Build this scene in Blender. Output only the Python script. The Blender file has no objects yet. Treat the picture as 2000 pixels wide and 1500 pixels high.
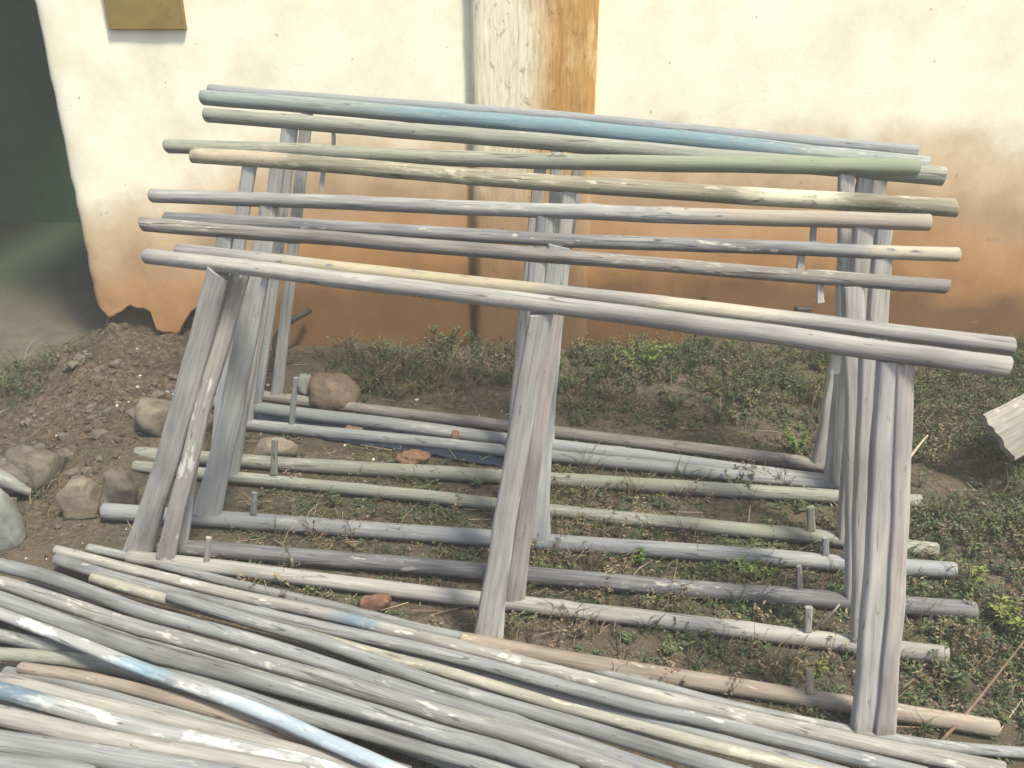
import bpy, math, random
from mathutils import Vector, Quaternion, noise

sc = bpy.context.scene
COL = sc.collection

# ---------------------------------------------------------------- camera
cam = bpy.data.cameras.new('camera')
cam_o = bpy.data.objects.new('camera', cam)
COL.objects.link(cam_o)
cam_o.location = (0, 0, 1.6)
cam_o.rotation_euler = (math.radians(90 - 25), 0, 0)
cam.sensor_width = 36.0
cam.lens = 36.0 * 1732 / 2000
cam.clip_start = 0.02
cam.clip_end = 400
cam.dof.use_dof = True
cam.dof.focus_distance = 2.75
cam.dof.aperture_fstop = 7.0
sc.camera = cam_o

# ---------------------------------------------------------------- sky and sun
SUN_EL, SUN_AZ = 62.0, 42.0          # azimuth: degrees to the right of straight behind the camera
world = bpy.data.worlds.new('World')
sc.world = world
world.use_nodes = True
wn = world.node_tree
sky = wn.nodes.new('ShaderNodeTexSky')
sky.sky_type = 'NISHITA'
sky.sun_disc = False
sky.sun_elevation = math.radians(SUN_EL)
sky.sun_rotation = math.radians(180 - SUN_AZ)
sky.air_density = 1.0
sky.dust_density = 3.0
bg = wn.nodes['Background']
bg.inputs['Strength'].default_value = 0.095
wn.links.new(sky.outputs['Color'], bg.inputs['Color'])
sun = bpy.data.lights.new('sun', 'SUN')
sun.energy = 2.9
sun.angle = math.radians(8)
sun.color = (1.0, 0.92, 0.76)
sun_o = bpy.data.objects.new('sun', sun)
COL.objects.link(sun_o)
_az, _el = math.radians(SUN_AZ), math.radians(SUN_EL)
sdir = Vector((math.sin(_az) * math.cos(_el), -math.cos(_az) * math.cos(_el), math.sin(_el)))
sun_o.rotation_euler = (-sdir).to_track_quat('-Z', 'Y').to_euler()
sun_o.location = sdir * 20
sc.view_settings.view_transform = 'Standard'
sc.view_settings.look = 'None'
sc.view_settings.exposure = 1.14
sc.view_settings.gamma = 1.0
sc.view_settings.use_curve_mapping = False
sc.cycles.max_bounces = 4
sc.cycles.diffuse_bounces = 3

WALL_Y = 3.75

# measured positions, in metres (x right, y away from the camera, z up)
TRESTLES = [{'back': [(-1.075, 3.295, 1.217), (0.173, 2.994, 1.162), (1.22, 2.715, 1.105)],
  'bottom': [(-1.475, 3.381, 0.028), (1.145, 2.685, 0.028)],
  'legs': [((-0.71, 3.178, 1.146), (-0.957, 3.244, 0.03), 0.04000000000000001),
           ((0.232, 2.928, 1.101), (0.097, 2.964, 0.03), 0.04000000000000001),
           ((1.114, 2.694, 1.051), (1.078, 2.703, 0.032), 0.048)],
  'pegs': [],
  'top': [(-1.099, 3.282, 1.192), (0.169, 2.945, 1.14), (1.233, 2.662, 1.072)]},
 {'bottom': [(-1.426, 3.262, 0.028), (1.142, 2.573, 0.028)],
  'legs': [((-0.751, 3.081, 1.114), (-1.03, 3.156, 0.027), 0.05280000000000001),
           ((0.142, 2.841, 1.077), (0.131, 2.844, 0.036), 0.04000000000000001),
           ((1.032, 2.603, 1.054), (1.086, 2.588, 0.039), 0.048)],
  'pegs': [((-0.601, 3.041, 1.065), (-0.597, 3.04, 1.111), 0.0064)],
  'top': [(-1.056, 3.163, 1.148), (0.198, 2.826, 1.106), (1.237, 2.548, 1.066)]},
 {'bottom': [(-1.232, 3.065, 0.028), (1.171, 2.557, 0.028)],
  'legs': [((-0.767, 2.967, 1.054), (-1.026, 3.022, 0.028), 0.048),
           ((0.088, 2.786, 1.04), (0.0, 2.804, 0.027), 0.038400000000000004),
           ((0.974, 2.598, 1.066), (1.105, 2.571, 0.04), 0.044800000000000006)],
  'pegs': [((-0.836, 2.981, 0.027), (-0.797, 2.973, 0.239), 0.0096)],
  'top': [(-1.166, 3.051, 1.063), (0.095, 2.784, 1.065), (1.163, 2.558, 1.089)]},
 {'bottom': [(-1.347, 2.783, 0.028), (1.34, 2.468, 0.028)],
  'legs': [((-0.797, 2.719, 1.066), (-1.046, 2.748, 0.038), 0.04000000000000001),
           ((0.169, 2.605, 1.009), (0.096, 2.614, 0.034), 0.0416),
           ((1.064, 2.5, 0.974), (1.131, 2.492, 0.048), 0.046400000000000004)],
  'pegs': [((-0.579, 2.693, 0.994), (-0.568, 2.692, 1.051), 0.0064), ((0.961, 2.512, 0.971), (0.958, 2.513, 0.996), 0.0048)],
  'top': [(-0.974, 2.74, 1.091), (0.182, 2.604, 1.032), (1.254, 2.478, 0.992)]},
 {'bottom': [(-1.326, 2.7, 0.028), (1.277, 2.201, 0.028)],
  'legs': [((-0.71, 2.582, 0.984), (-0.97, 2.632, 0.043), 0.05280000000000001),
           ((0.091, 2.428, 0.988), (0.03, 2.44, 0.022), 0.048),
           ((0.914, 2.271, 0.995), (1.021, 2.25, 0.034), 0.049600000000000005)],
  'pegs': [((-0.808, 2.601, 0.052), (-0.789, 2.597, 0.186), 0.0104),
           ((0.916, 2.27, 0.051), (0.903, 2.273, 0.13), 0.0112),
           ((0.799, 2.293, 0.945), (0.794, 2.294, 0.992), 0.008)],
  'top': [(-1.084, 2.653, 0.987), (0.079, 2.431, 0.998), (1.075, 2.24, 1.013)]},
 {'bottom': [(-1.311, 2.41, 0.028), (1.283, 2.099, 0.028)],
  'legs': [((-0.658, 2.332, 0.982), (-0.962, 2.368, 0.05), 0.0576),
           ((0.122, 2.238, 0.952), (0.065, 2.245, 0.042), 0.064),
           ((0.924, 2.142, 0.947), (1.007, 2.132, 0.027), 0.048)],
  'pegs': [((-0.811, 2.35, 0.056), (-0.798, 2.348, 0.134), 0.0088),
           ((0.918, 2.142, 0.047), (0.909, 2.143, 0.109), 0.0088),
           ((0.732, 2.165, 0.913), (0.731, 2.165, 0.958), 0.0088)],
  'top': [(-0.943, 2.366, 0.991), (0.128, 2.237, 0.969), (1.104, 2.12, 0.964)]},
 {'bottom': [(-1.115, 2.227, 0.028), (1.259, 1.92, 0.028)],
  'legs': [((-0.721, 2.176, 0.989), (-1.0, 2.213, 0.039), 0.04000000000000001),
           ((0.062, 2.075, 0.959), (0.0, 2.083, 0.045), 0.0416),
           ((0.797, 1.979, 0.928), (0.945, 1.96, 0.042), 0.048)],
  'pegs': [((0.793, 1.98, 0.062), (0.782, 1.981, 0.129), 0.0072), ((0.731, 1.988, 0.887), (0.722, 1.989, 0.94), 0.008)],
  'top': [(-0.936, 2.204, 1.019), (0.079, 2.073, 0.974), (1.007, 1.952, 0.938)]},
 {'bottom': [(-1.138, 2.168, 0.028), (1.105, 1.751, 0.028)],
  'legs': [((-0.668, 2.08, 0.914), (-1.021, 2.146, 0.031), 0.044000000000000004),
           ((0.096, 1.938, 0.848), (0.007, 1.955, 0.02), 0.044000000000000004),
           ((0.788, 1.809, 0.892), (0.901, 1.789, 0.04), 0.048)],
  'pegs': [((-0.892, 2.122, 0.029), (-0.869, 2.118, 0.127), 0.008), ((0.767, 1.813, 0.048), (0.76, 1.815, 0.124), 0.0088)],
  'top': [(-0.822, 2.109, 0.979), (0.19, 1.921, 0.926), (1.075, 1.756, 0.87)]},
 {'bottom': [(-0.133, 1.804, 0.028), (1.112, 1.51, 0.028)],
  'legs': [((-0.706, 2.051, 0.941), (-1.128, 2.201, 0.004), 0.05639999999999999),
           ((0.063, 1.777, 0.935), (-0.067, 1.823, -0.005), 0.05076),
           ((0.717, 1.544, 0.931), (0.814, 1.51, 0.003), 0.047),
           ((0.74, 1.536, 0.937), (0.841, 1.5, 0.082), 0.033839999999999995)],
  'pegs': [((0.719, 1.603, -0.015), (0.701, 1.607, 0.112), 0.0088),
           ((-0.596, 2.011, 0.902), (-0.58, 2.006, 0.951), 0.008),
           ((0.628, 1.576, 0.89), (0.627, 1.576, 0.93), 0.0088)],
  'top': [(-0.906, 2.122, 0.96), (0.138, 1.75, 0.958), (0.906, 1.477, 0.945)]}]
PILE = [('a',
  0.0165,
  [(-1.282, 2.221, 0.018),
   (-1.058, 2.151, 0.018),
   (-0.804, 2.057, 0.018),
   (-0.492, 1.947, 0.018),
   (-0.272, 1.865, 0.018),
   (-0.066, 1.802, 0.018),
   (0.129, 1.736, 0.018),
   (0.314, 1.663, 0.018),
   (0.488, 1.594, 0.018),
   (0.655, 1.538, 0.018),
   (0.819, 1.497, 0.018),
   (0.979, 1.463, 0.018),
   (1.208, 1.44, 0.018)]),
 ('b',
  0.021,
  [(-1.349, 2.172, 0.045),
   (-1.12, 2.09, 0.045),
   (-0.919, 2.02, 0.045),
   (-0.729, 1.952, 0.045),
   (-0.549, 1.899, 0.045),
   (-0.264, 1.802, 0.045),
   (-0.13, 1.76, 0.045),
   (0.013, 1.708, 0.045),
   (0.156, 1.655, 0.045),
   (0.304, 1.601, 0.045),
   (0.448, 1.556, 0.045),
   (0.639, 1.494, 0.045),
   (0.795, 1.444, 0.045),
   (1.055, 1.375, 0.045)]),
 ('c',
  0.02,
  [(-1.324, 2.12, 0.05),
   (-1.143, 2.043, 0.05),
   (-0.898, 1.959, 0.05),
   (-0.684, 1.89, 0.05),
   (-0.465, 1.819, 0.051),
   (-0.259, 1.753, 0.051),
   (-0.063, 1.687, 0.051),
   (0.152, 1.603, 0.051),
   (0.297, 1.549, 0.051),
   (0.437, 1.507, 0.052),
   (0.572, 1.462, 0.052),
   (0.725, 1.411, 0.052),
   (0.881, 1.358, 0.052)]),
 ('d',
  0.018,
  [(-1.168, 2.008, 0.07),
   (-0.969, 1.931, 0.07),
   (-0.737, 1.847, 0.07),
   (-0.52, 1.772, 0.071),
   (-0.328, 1.698, 0.071),
   (-0.173, 1.644, 0.071),
   (0.0, 1.577, 0.071),
   (0.146, 1.522, 0.071),
   (0.286, 1.473, 0.071),
   (0.419, 1.425, 0.072),
   (0.548, 1.38, 0.072),
   (0.665, 1.338, 0.072)]),
 ('e',
  0.02,
  [(-0.917, 1.908, 0.085),
   (-0.686, 1.813, 0.085),
   (-0.485, 1.732, 0.086),
   (-0.321, 1.654, 0.086),
   (-0.168, 1.583, 0.086),
   (0.0, 1.514, 0.087),
   (0.142, 1.461, 0.087),
   (0.276, 1.406, 0.087),
   (0.405, 1.357, 0.088),
   (0.498, 1.321, 0.088)]),
 ('f',
  0.0235,
  [(-1.529, 2.057, 0.1),
   (-1.424, 2.023, 0.1),
   (-1.27, 1.967, 0.101),
   (-1.114, 1.897, 0.101),
   (-0.964, 1.826, 0.101),
   (-0.786, 1.763, 0.102),
   (-0.616, 1.702, 0.102),
   (-0.492, 1.652, 0.102),
   (-0.347, 1.59, 0.103),
   (-0.198, 1.532, 0.103),
   (-0.057, 1.478, 0.103),
   (0.11, 1.406, 0.104),
   (0.325, 1.307, 0.104)]),
 ('g',
  0.024,
  [(-1.382, 1.924, 0.12),
   (-1.335, 1.909, 0.12),
   (-1.161, 1.833, 0.121),
   (-0.972, 1.755, 0.121),
   (-0.798, 1.695, 0.121),
   (-0.633, 1.637, 0.122),
   (-0.45, 1.573, 0.122),
   (-0.299, 1.512, 0.123),
   (-0.157, 1.457, 0.123),
   (-0.022, 1.406, 0.123),
   (0.107, 1.353, 0.124),
   (0.248, 1.29, 0.124)]),
 ('h',
  0.0245,
  [(-1.412, 1.864, 0.14),
   (-1.312, 1.826, 0.14),
   (-1.149, 1.76, 0.141),
   (-0.976, 1.681, 0.141),
   (-0.804, 1.612, 0.142),
   (-0.645, 1.56, 0.142),
   (-0.455, 1.496, 0.142),
   (-0.287, 1.433, 0.143),
   (-0.151, 1.379, 0.143),
   (-0.021, 1.334, 0.144),
   (0.133, 1.272, 0.144)]),
 ('u',
  0.02,
  [(-1.122, 1.741, 0.11),
   (-0.936, 1.659, 0.11),
   (-0.803, 1.595, 0.111),
   (-0.641, 1.533, 0.111),
   (-0.451, 1.462, 0.111),
   (-0.218, 1.385, 0.111),
   (-0.053, 1.331, 0.112),
   (0.031, 1.303, 0.112)]),
 ('i',
  0.0185,
  [(-1.328, 1.739, 0.195),
   (-1.233, 1.701, 0.195),
   (-1.094, 1.641, 0.194),
   (-0.96, 1.581, 0.194),
   (-0.834, 1.526, 0.193),
   (-0.714, 1.476, 0.192),
   (-0.6, 1.427, 0.192),
   (-0.489, 1.377, 0.192),
   (-0.418, 1.34, 0.191),
   (-0.326, 1.292, 0.191),
   (-0.197, 1.229, 0.19)]),
 ('j',
  0.0215,
  [(-1.298, 1.65, 0.12),
   (-1.222, 1.646, 0.121),
   (-1.108, 1.638, 0.121),
   (-0.99, 1.618, 0.122),
   (-0.867, 1.58, 0.123),
   (-0.689, 1.504, 0.124),
   (-0.484, 1.412, 0.124),
   (-0.27, 1.296, 0.125)]),
 ('k',
  0.018,
  [(-1.134, 1.578, 0.142),
   (-0.952, 1.538, 0.142),
   (-0.796, 1.492, 0.143),
   (-0.644, 1.443, 0.143),
   (-0.498, 1.391, 0.144),
   (-0.427, 1.363, 0.144),
   (-0.323, 1.315, 0.145),
   (-0.235, 1.271, 0.145)]),
 ('v',
  0.0185,
  [(-1.176, 1.583, 0.125),
   (-0.986, 1.529, 0.125),
   (-0.827, 1.478, 0.126),
   (-0.676, 1.43, 0.127),
   (-0.531, 1.384, 0.127),
   (-0.425, 1.346, 0.127),
   (-0.268, 1.284, 0.128)]),
 ('w',
  0.021,
  [(-1.231, 1.543, 0.15),
   (-1.151, 1.523, 0.151),
   (-0.994, 1.482, 0.151),
   (-0.805, 1.431, 0.152),
   (-0.623, 1.379, 0.153),
   (-0.417, 1.317, 0.153),
   (-0.264, 1.263, 0.154)]),
 ('l',
  0.022,
  [(-1.197, 1.493, 0.175),
   (-1.117, 1.47, 0.175),
   (-0.999, 1.434, 0.176),
   (-0.884, 1.397, 0.176),
   (-0.776, 1.368, 0.176),
   (-0.637, 1.331, 0.177),
   (-0.502, 1.295, 0.177),
   (-0.405, 1.27, 0.178),
   (-0.319, 1.242, 0.178)]),
 ('m',
  0.026,
  [(-1.152, 1.415, 0.18),
   (-1.077, 1.396, 0.181),
   (-0.93, 1.357, 0.181),
   (-0.788, 1.321, 0.182),
   (-0.622, 1.288, 0.183),
   (-0.493, 1.261, 0.183),
   (-0.397, 1.237, 0.184)]),
 ('n',
  0.028,
  [(-1.101, 1.328, 0.19), (-1.032, 1.315, 0.191), (-0.897, 1.291, 0.192), (-0.766, 1.269, 0.192), (-0.637, 1.246, 0.193), (-0.541, 1.224, 0.194)]),
 ('o', 0.028, [(-1.059, 1.257, 0.2), (-0.994, 1.247, 0.201), (-0.887, 1.232, 0.203), (-0.8, 1.213, 0.204)]),
 ('p', 0.02, [(-1.508, 1.981, 0.02), (-0.928, 1.796, 0.02), (-0.368, 1.61, 0.02), (0.0, 1.479, 0.02), (0.179, 1.405, 0.02), (0.264, 1.362, 0.02)]),
 ('q', 0.019, [(-1.368, 2.045, 0.02), (-0.817, 1.867, 0.02), (-0.252, 1.673, 0.02), (0.234, 1.5, 0.02), (0.532, 1.382, 0.02)]),
 ('r', 0.021, [(-1.437, 1.855, 0.02), (-1.039, 1.745, 0.02), (-0.611, 1.6, 0.02), (-0.229, 1.456, 0.02), (-0.044, 1.375, 0.02)]),
 ('s', 0.021, [(-1.313, 1.63, 0.02), (-0.957, 1.549, 0.02), (-0.571, 1.444, 0.02), (-0.354, 1.375, 0.02)]),
 ('t', 0.018, [(-0.721, 1.912, 0.02), (-0.128, 1.712, 0.02), (0.356, 1.53, 0.02), (0.732, 1.382, 0.02)]),
 ('y', 0.021, [(-1.458, 1.914, 0.07), (-1.036, 1.762, 0.071), (-0.605, 1.601, 0.073), (-0.227, 1.459, 0.074), (0.054, 1.34, 0.075)]),
 ('z', 0.022, [(-1.282, 1.607, 0.09), (-0.931, 1.521, 0.092), (-0.553, 1.412, 0.093), (-0.317, 1.316, 0.095)]),
 ('x', 0.02, [(-1.335, 1.685, 0.05), (-0.979, 1.616, 0.05), (-0.581, 1.497, 0.05), (-0.218, 1.362, 0.05)])]
PLASTER = [(-1.859, 0.538),
 (-1.863, 0.422),
 (-1.852, 0.328),
 (-1.86, 0.231),
 (-1.813, 0.178),
 (-1.71, 0.236),
 (-1.622, 0.212),
 (-1.615, 0.121),
 (-1.526, 0.096),
 (-1.446, 0.207),
 (-1.375, 0.251)]
PTS = {'block_a': (-1.394, 2.444, 0.0),
 'block_b': (-1.287, 2.49, -0.0),
 'board': [(1.565, 2.652, 0.24), (1.634, 2.534, 0.13), (1.772, 2.83, 0.22)],
 'boulder': (-0.714, 3.234, 0.0),
 'boulder_l': (-1.637, 2.619, 0.0),
 'boulder_l2': (-1.7, 2.569, 0.0),
 'bracket': (1.304, 0.219),
 'brick_a': (-0.603, 2.971, 0.0),
 'brick_b': (-0.212, 2.899, 0.0),
 'brick_c': (-0.352, 2.759, 0.0),
 'dome': (-0.854, 2.803, 0.0),
 'foot_block': (-0.383, 1.947, 0.0),
 'grass_l': (-2.048, 3.33, 0.0),
 'grass_l2': (-1.507, 2.49, -0.0),
 'hose': [(-0.901, 3.71, 0.232), (-0.959, 3.64, 0.219), (-1.002, 3.57, 0.192), (-1.015, 3.51, 0.161), (-1.004, 3.46, 0.13), (-0.974, 3.42, 0.105)],
 'mat': [(-1.029, 3.188, 0.0), (-0.038, 2.852, 0.0), (-0.036, 2.723, 0.0), (-0.983, 3.012, 0.0)],  # corners of the sheet that paints in the bluish shadow on the soil
 'nail': (0.857, 0.28),
 'patch': [(-1.578, 1.496), (-1.596, 1.382), (-1.277, 1.389), (-1.27, 1.496)],
 'pil': [(-0.165, 1.496), (-0.171, 1.084), (0.334, 1.496), (0.325, 1.044), (0.317, 0.231)],
 'slab': (-1.595, 2.273, 0.0),
 'spots': [(-1.438, 1.306), (-1.701, 1.108), (-1.474, 0.914), (-1.778, 0.893), (-1.662, 0.594), (-1.058, 0.972), (1.813, 1.033), (1.143, 1.275)],
 'stick_a': [(1.334, 2.654, 0.02), (1.461, 2.748, 0.12)],
 'stick_b': [(0.972, 1.482, 0.01), (1.084, 1.567, 0.05), (1.293, 1.747, 0.1)],
 'stick_c': [(0.8, 1.855, 0.02), (0.862, 1.869, 0.09)],
 'stick_d': [(0.715, 2.106, 0.01), (0.787, 2.164, 0.04)],
 'stick_e': [(1.571, 2.448, 0.18), (1.646, 2.537, 0.05), (1.638, 2.537, 0.01)],
 'stone_a': (-0.852, 3.306, 0.0),
 'stone_b': (-1.327, 2.93, 0.0),
 'stone_c': (-1.183, 2.992, 0.0),
 'timber0': (-1.712, 2.486, 0.12),
 'timber1': (-1.6, 2.515, 0.03),
 'tuft_a': (-0.584, 2.49, -0.0),
 'tuft_b': (0.129, 2.143, 0.0),
 'tuft_c': (0.377, 2.156, 0.0),
 'tuft_d': (0.691, 2.095, 0.0),
 'tuft_e': (1.323, 1.874, 0.0),
 'tuft_f': (1.338, 2.095, 0.0),
 'tuft_g': (0.751, 1.685, 0.0),
 'tuft_h': (0.763, 2.569, 0.0),
 'tuft_i': (0.926, 2.414, 0.0),
 'tuft_j': (1.054, 2.852, 0.0),
 'tuft_k': (1.085, 2.095, 0.0),
 'tuft_l': (1.081, 1.685, 0.0),
 'weed_c': (-0.28, 3.707, 0.0),
 'weed_r': (0.546, 3.431, 0.0)}


# ---------------------------------------------------------------- helpers
def tag(o, label=None, cat=None, group=None, kind=None):
    if label: o['label'] = label
    if cat: o['category'] = cat
    if group: o['group'] = group
    if kind: o['kind'] = kind
    return o

def empty(name, loc):
    o = bpy.data.objects.new(name, None)
    o.empty_display_size = 0.1
    COL.objects.link(o)
    o.location = loc
    return o

def mesh_obj(name, verts, faces, mat, parent=None, smooth=True, loc=(0, 0, 0), rot=None):
    me = bpy.data.meshes.new(name)
    me.from_pydata([tuple(v) for v in verts], [], faces)
    me.update()
    mats = mat if isinstance(mat, (list, tuple)) else [mat]
    for m in mats: me.materials.append(m)
    if smooth:
        me.polygons.foreach_set('use_smooth', [True] * len(me.polygons))
    o = bpy.data.objects.new(name, me)
    COL.objects.link(o)
    if parent:
        o.parent = parent
        o.location = Vector(loc) - parent.location
    else:
        o.location = loc
    if rot is not None:
        o.rotation_mode = 'QUATERNION'
        o.rotation_quaternion = rot
    return o

def n3(x, y, z): return noise.noise(Vector((x, y, z)))

def fbm(x, y, z, o=4): return noise.fractal(Vector((x, y, z)), 1.0, 2.0, o)

def lerp(a, b, t): return a + (b - a) * t

def catmull(pts, n):
    P = [Vector(p) for p in pts]
    P = [P[0] * 2 - P[1]] + P + [P[-1] * 2 - P[-2]]
    L = [0]
    for i in range(1, len(P) - 2): L.append(L[-1] + (P[i + 1] - P[i]).length)
    out = []
    for k in range(n + 1):
        s = L[-1] * k / n
        i = 0
        while i < len(L) - 2 and s > L[i + 1]: i += 1
        t = (s - L[i]) / max(1e-6, L[i + 1] - L[i])
        a, b, c, d = P[i], P[i + 1], P[i + 2], P[i + 3]
        out.append(0.5 * ((2 * b) + (c - a) * t + (2 * a - 5 * b + 4 * c - d) * t * t + (3 * b - a - 3 * c + d) * t ** 3))
    return out

# ---------------------------------------------------------------- materials
def new_mat(name):
    m = bpy.data.materials.new(name)
    m.use_nodes = True
    nt = m.node_tree
    return m, nt, nt.nodes['Principled BSDF']

class NB:
    def __init__(s, nt): s.nt = nt
    def n(s, t, **kw):
        x = s.nt.nodes.new(t)
        for k, v in kw.items(): setattr(x, k, v)
        return x
    def l(s, a, b): s.nt.links.new(a, b)
    def coord(s, scale=(1, 1, 1), rnd=True):
        tc = s.n('ShaderNodeTexCoord')
        v = tc.outputs['Object']
        if rnd:
            oi = s.n('ShaderNodeObjectInfo')
            mu = s.n('ShaderNodeMath', operation='MULTIPLY'); mu.inputs[1].default_value = 37.0
            s.l(oi.outputs['Random'], mu.inputs[0])
            ad = s.n('ShaderNodeVectorMath', operation='ADD')
            s.l(v, ad.inputs[0]); s.l(mu.outputs[0], ad.inputs[1]); v = ad.outputs[0]
        s.base = v
        return v
    def noise(s, vec, scale, sc=(1, 1, 1), detail=4, rough=0.55, dist=0.0):
        mp = s.n('ShaderNodeMapping'); mp.inputs['Scale'].default_value = sc
        s.l(vec, mp.inputs['Vector'])
        t = s.n('ShaderNodeTexNoise')
        t.inputs['Scale'].default_value = scale; t.inputs['Detail'].default_value = detail
        t.inputs['Roughness'].default_value = rough; t.inputs['Distortion'].default_value = dist
        s.l(mp.outputs[0], t.inputs['Vector'])
        return t.outputs['Fac']
    def ramp(s, fac, stops):
        r = s.n('ShaderNodeValToRGB')
        e = r.color_ramp.elements
        e[0].position, e[0].color = stops[0][0], (*stops[0][1], 1)
        e[1].position, e[1].color = stops[-1][0], (*stops[-1][1], 1)
        for p, c in stops[1:-1]:
            x = e.new(p); x.color = (*c, 1)
        s.l(fac, r.inputs[0])
        return r.outputs['Color']
    def step(s, fac, a, b, hi=1.0):
        r = s.n('ShaderNodeMapRange', interpolation_type='SMOOTHSTEP')
        r.inputs['From Min'].default_value = a; r.inputs['From Max'].default_value = b
        r.inputs['To Max'].default_value = hi
        s.l(fac, r.inputs['Value'])
        return r.outputs['Result']
    def mix(s, fac, a, b, mode='MIX'):
        m = s.n('ShaderNodeMix', data_type='RGBA', blend_type=mode)
        for key, v in ((0, fac), (6, a), (7, b)):
            if isinstance(v, (int, float)): m.inputs[key].default_value = v
            elif isinstance(v, tuple): m.inputs[key].default_value = (*v, 1)
            else: s.l(v, m.inputs[key])
        return m.outputs[2]
    def math(s, op, a, b=0.0):
        m = s.n('ShaderNodeMath', operation=op)
        for i, v in enumerate((a, b)):
            if isinstance(v, (int, float)): m.inputs[i].default_value = v
            else: s.l(v, m.inputs[i])
        return m.outputs[0]
    def bump(s, h, strength, dist, bsdf, prev=None):
        b = s.n('ShaderNodeBump'); b.inputs['Strength'].default_value = strength; b.inputs['Distance'].default_value = dist
        s.l(h, b.inputs['Height'])
        if prev is not None: s.l(prev, b.inputs['Normal'])
        s.l(b.outputs[0], bsdf.inputs['Normal'])
        return b.outputs[0]

def wood(name, lo, hi, patch=None, amt=0.0, tint=None, bands=(), fleck=(0.55, 0.54, 0.48), fleck_amt=0.5, crack=0.7, soft=0.55, dim=0.69):
    """weathered pole: grain runs along the object's x axis; patch = flaking paint or bark left on it"""
    lo, hi = tuple(c * dim for c in lo), tuple(c * dim for c in hi)
    if tint: tint = tuple(c * dim for c in tint)
    if patch: patch = tuple(c * 0.82 for c in patch)
    fleck = tuple(c * 0.88 for c in fleck)
    bands = [(a_, b_, tuple(x * 0.72 for x in c_), d_, e_) for a_, b_, c_, d_, e_ in bands]
    m, nt, bs = new_mat(name)
    b = NB(nt)
    v = b.coord()
    grain = b.noise(v, 1.0, (6.0, 130, 130), 2, 0.62)
    crk = b.noise(v, 1.0, (1.6, 48, 48), 1, 0.5)
    broad = b.noise(v, 1.0, (2.6, 11, 11), 3, 0.6)
    k = 1 - soft
    mid = tuple((a + c) / 2 for a, c in zip(lo, hi))
    mx = lambda c, f: tuple(lerp(m_, x * f, k) for x, m_ in zip(c, mid))
    col = b.ramp(grain, [(0.24, mx(lo, 0.6)), (0.42, mx(lo, 1.0)), (0.62, mx(hi, 1.0)), (0.8, mx(hi, 1.12))])
    shade = b.ramp(broad, [(0.28, (0.58, 0.57, 0.56)), (0.45, (0.90, 0.90, 0.91)), (0.56, (1.0, 1.0, 1.0)), (0.72, (1.20, 1.18, 1.12))])
    col = b.mix(1.0, col, shade, 'MULTIPLY')
    if tint:
        col = b.mix(b.step(broad, 0.58, 0.40, 0.6), col, tint)
    # pale worn flecks, dirt specks
    fl = b.noise(v, 1.0, (20, 80, 80), 3, 0.62)
    flm = b.math('MULTIPLY', b.step(fl, 0.55, 0.64, 0.7), b.step(broad, 0.50, 0.64, min(1, fleck_amt * 1.2)))
    col = b.mix(flm, col, fleck)
    ckl = b.step(b.math('ABSOLUTE', b.math('SUBTRACT', crk, 0.43)), 0.012, 0.004, crack)
    ckm = b.math('MAXIMUM', b.step(fl, 0.34, 0.26, crack), b.math('MULTIPLY', ckl, b.step(broad, 0.40, 0.55)))
    col = b.mix(ckm, col, tuple(c * 0.25 for c in lo))
    pm = None
    if patch or bands:
        pn = b.noise(v, 1.0, (9, 34, 34), 3, 0.7)
    if patch:
        pm = b.step(pn, 0.645 - 0.22 * amt, 0.72 - 0.22 * amt, 0.8)
        col = b.mix(b.math('MULTIPLY', pm, b.step(grain, 0.2, 0.45, 1.0)), col, patch)
    if bands:
        sx = b.n('ShaderNodeSeparateXYZ')
        tc = b.n('ShaderNodeTexCoord')
        b.l(tc.outputs['Object'], sx.inputs[0])
    for (x0, x1, c, sf, op) in bands:
        x = b.math('ADD', sx.outputs['X'], b.math('MULTIPLY', b.math('SUBTRACT', pn, 0.5), sf * 3.0))
        mk = b.math('MULTIPLY', b.step(x, x0 - sf, x0 + sf), b.step(x, x1 + sf, x1 - sf))
        brk = b.step(fl, 0.30, 0.46, op)
        col = b.mix(b.math('MULTIPLY', mk, brk), col, c)
    b.l(col, bs.inputs['Base Color'])
    bs.inputs['Roughness'].default_value = 0.8
    bs.inputs['Specular IOR Level'].default_value = 0.25
    b.bump(b.math('SUBTRACT', grain, b.math('MULTIPLY', ckl, 0.8)), 0.32, 0.003, bs)
    return m

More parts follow.
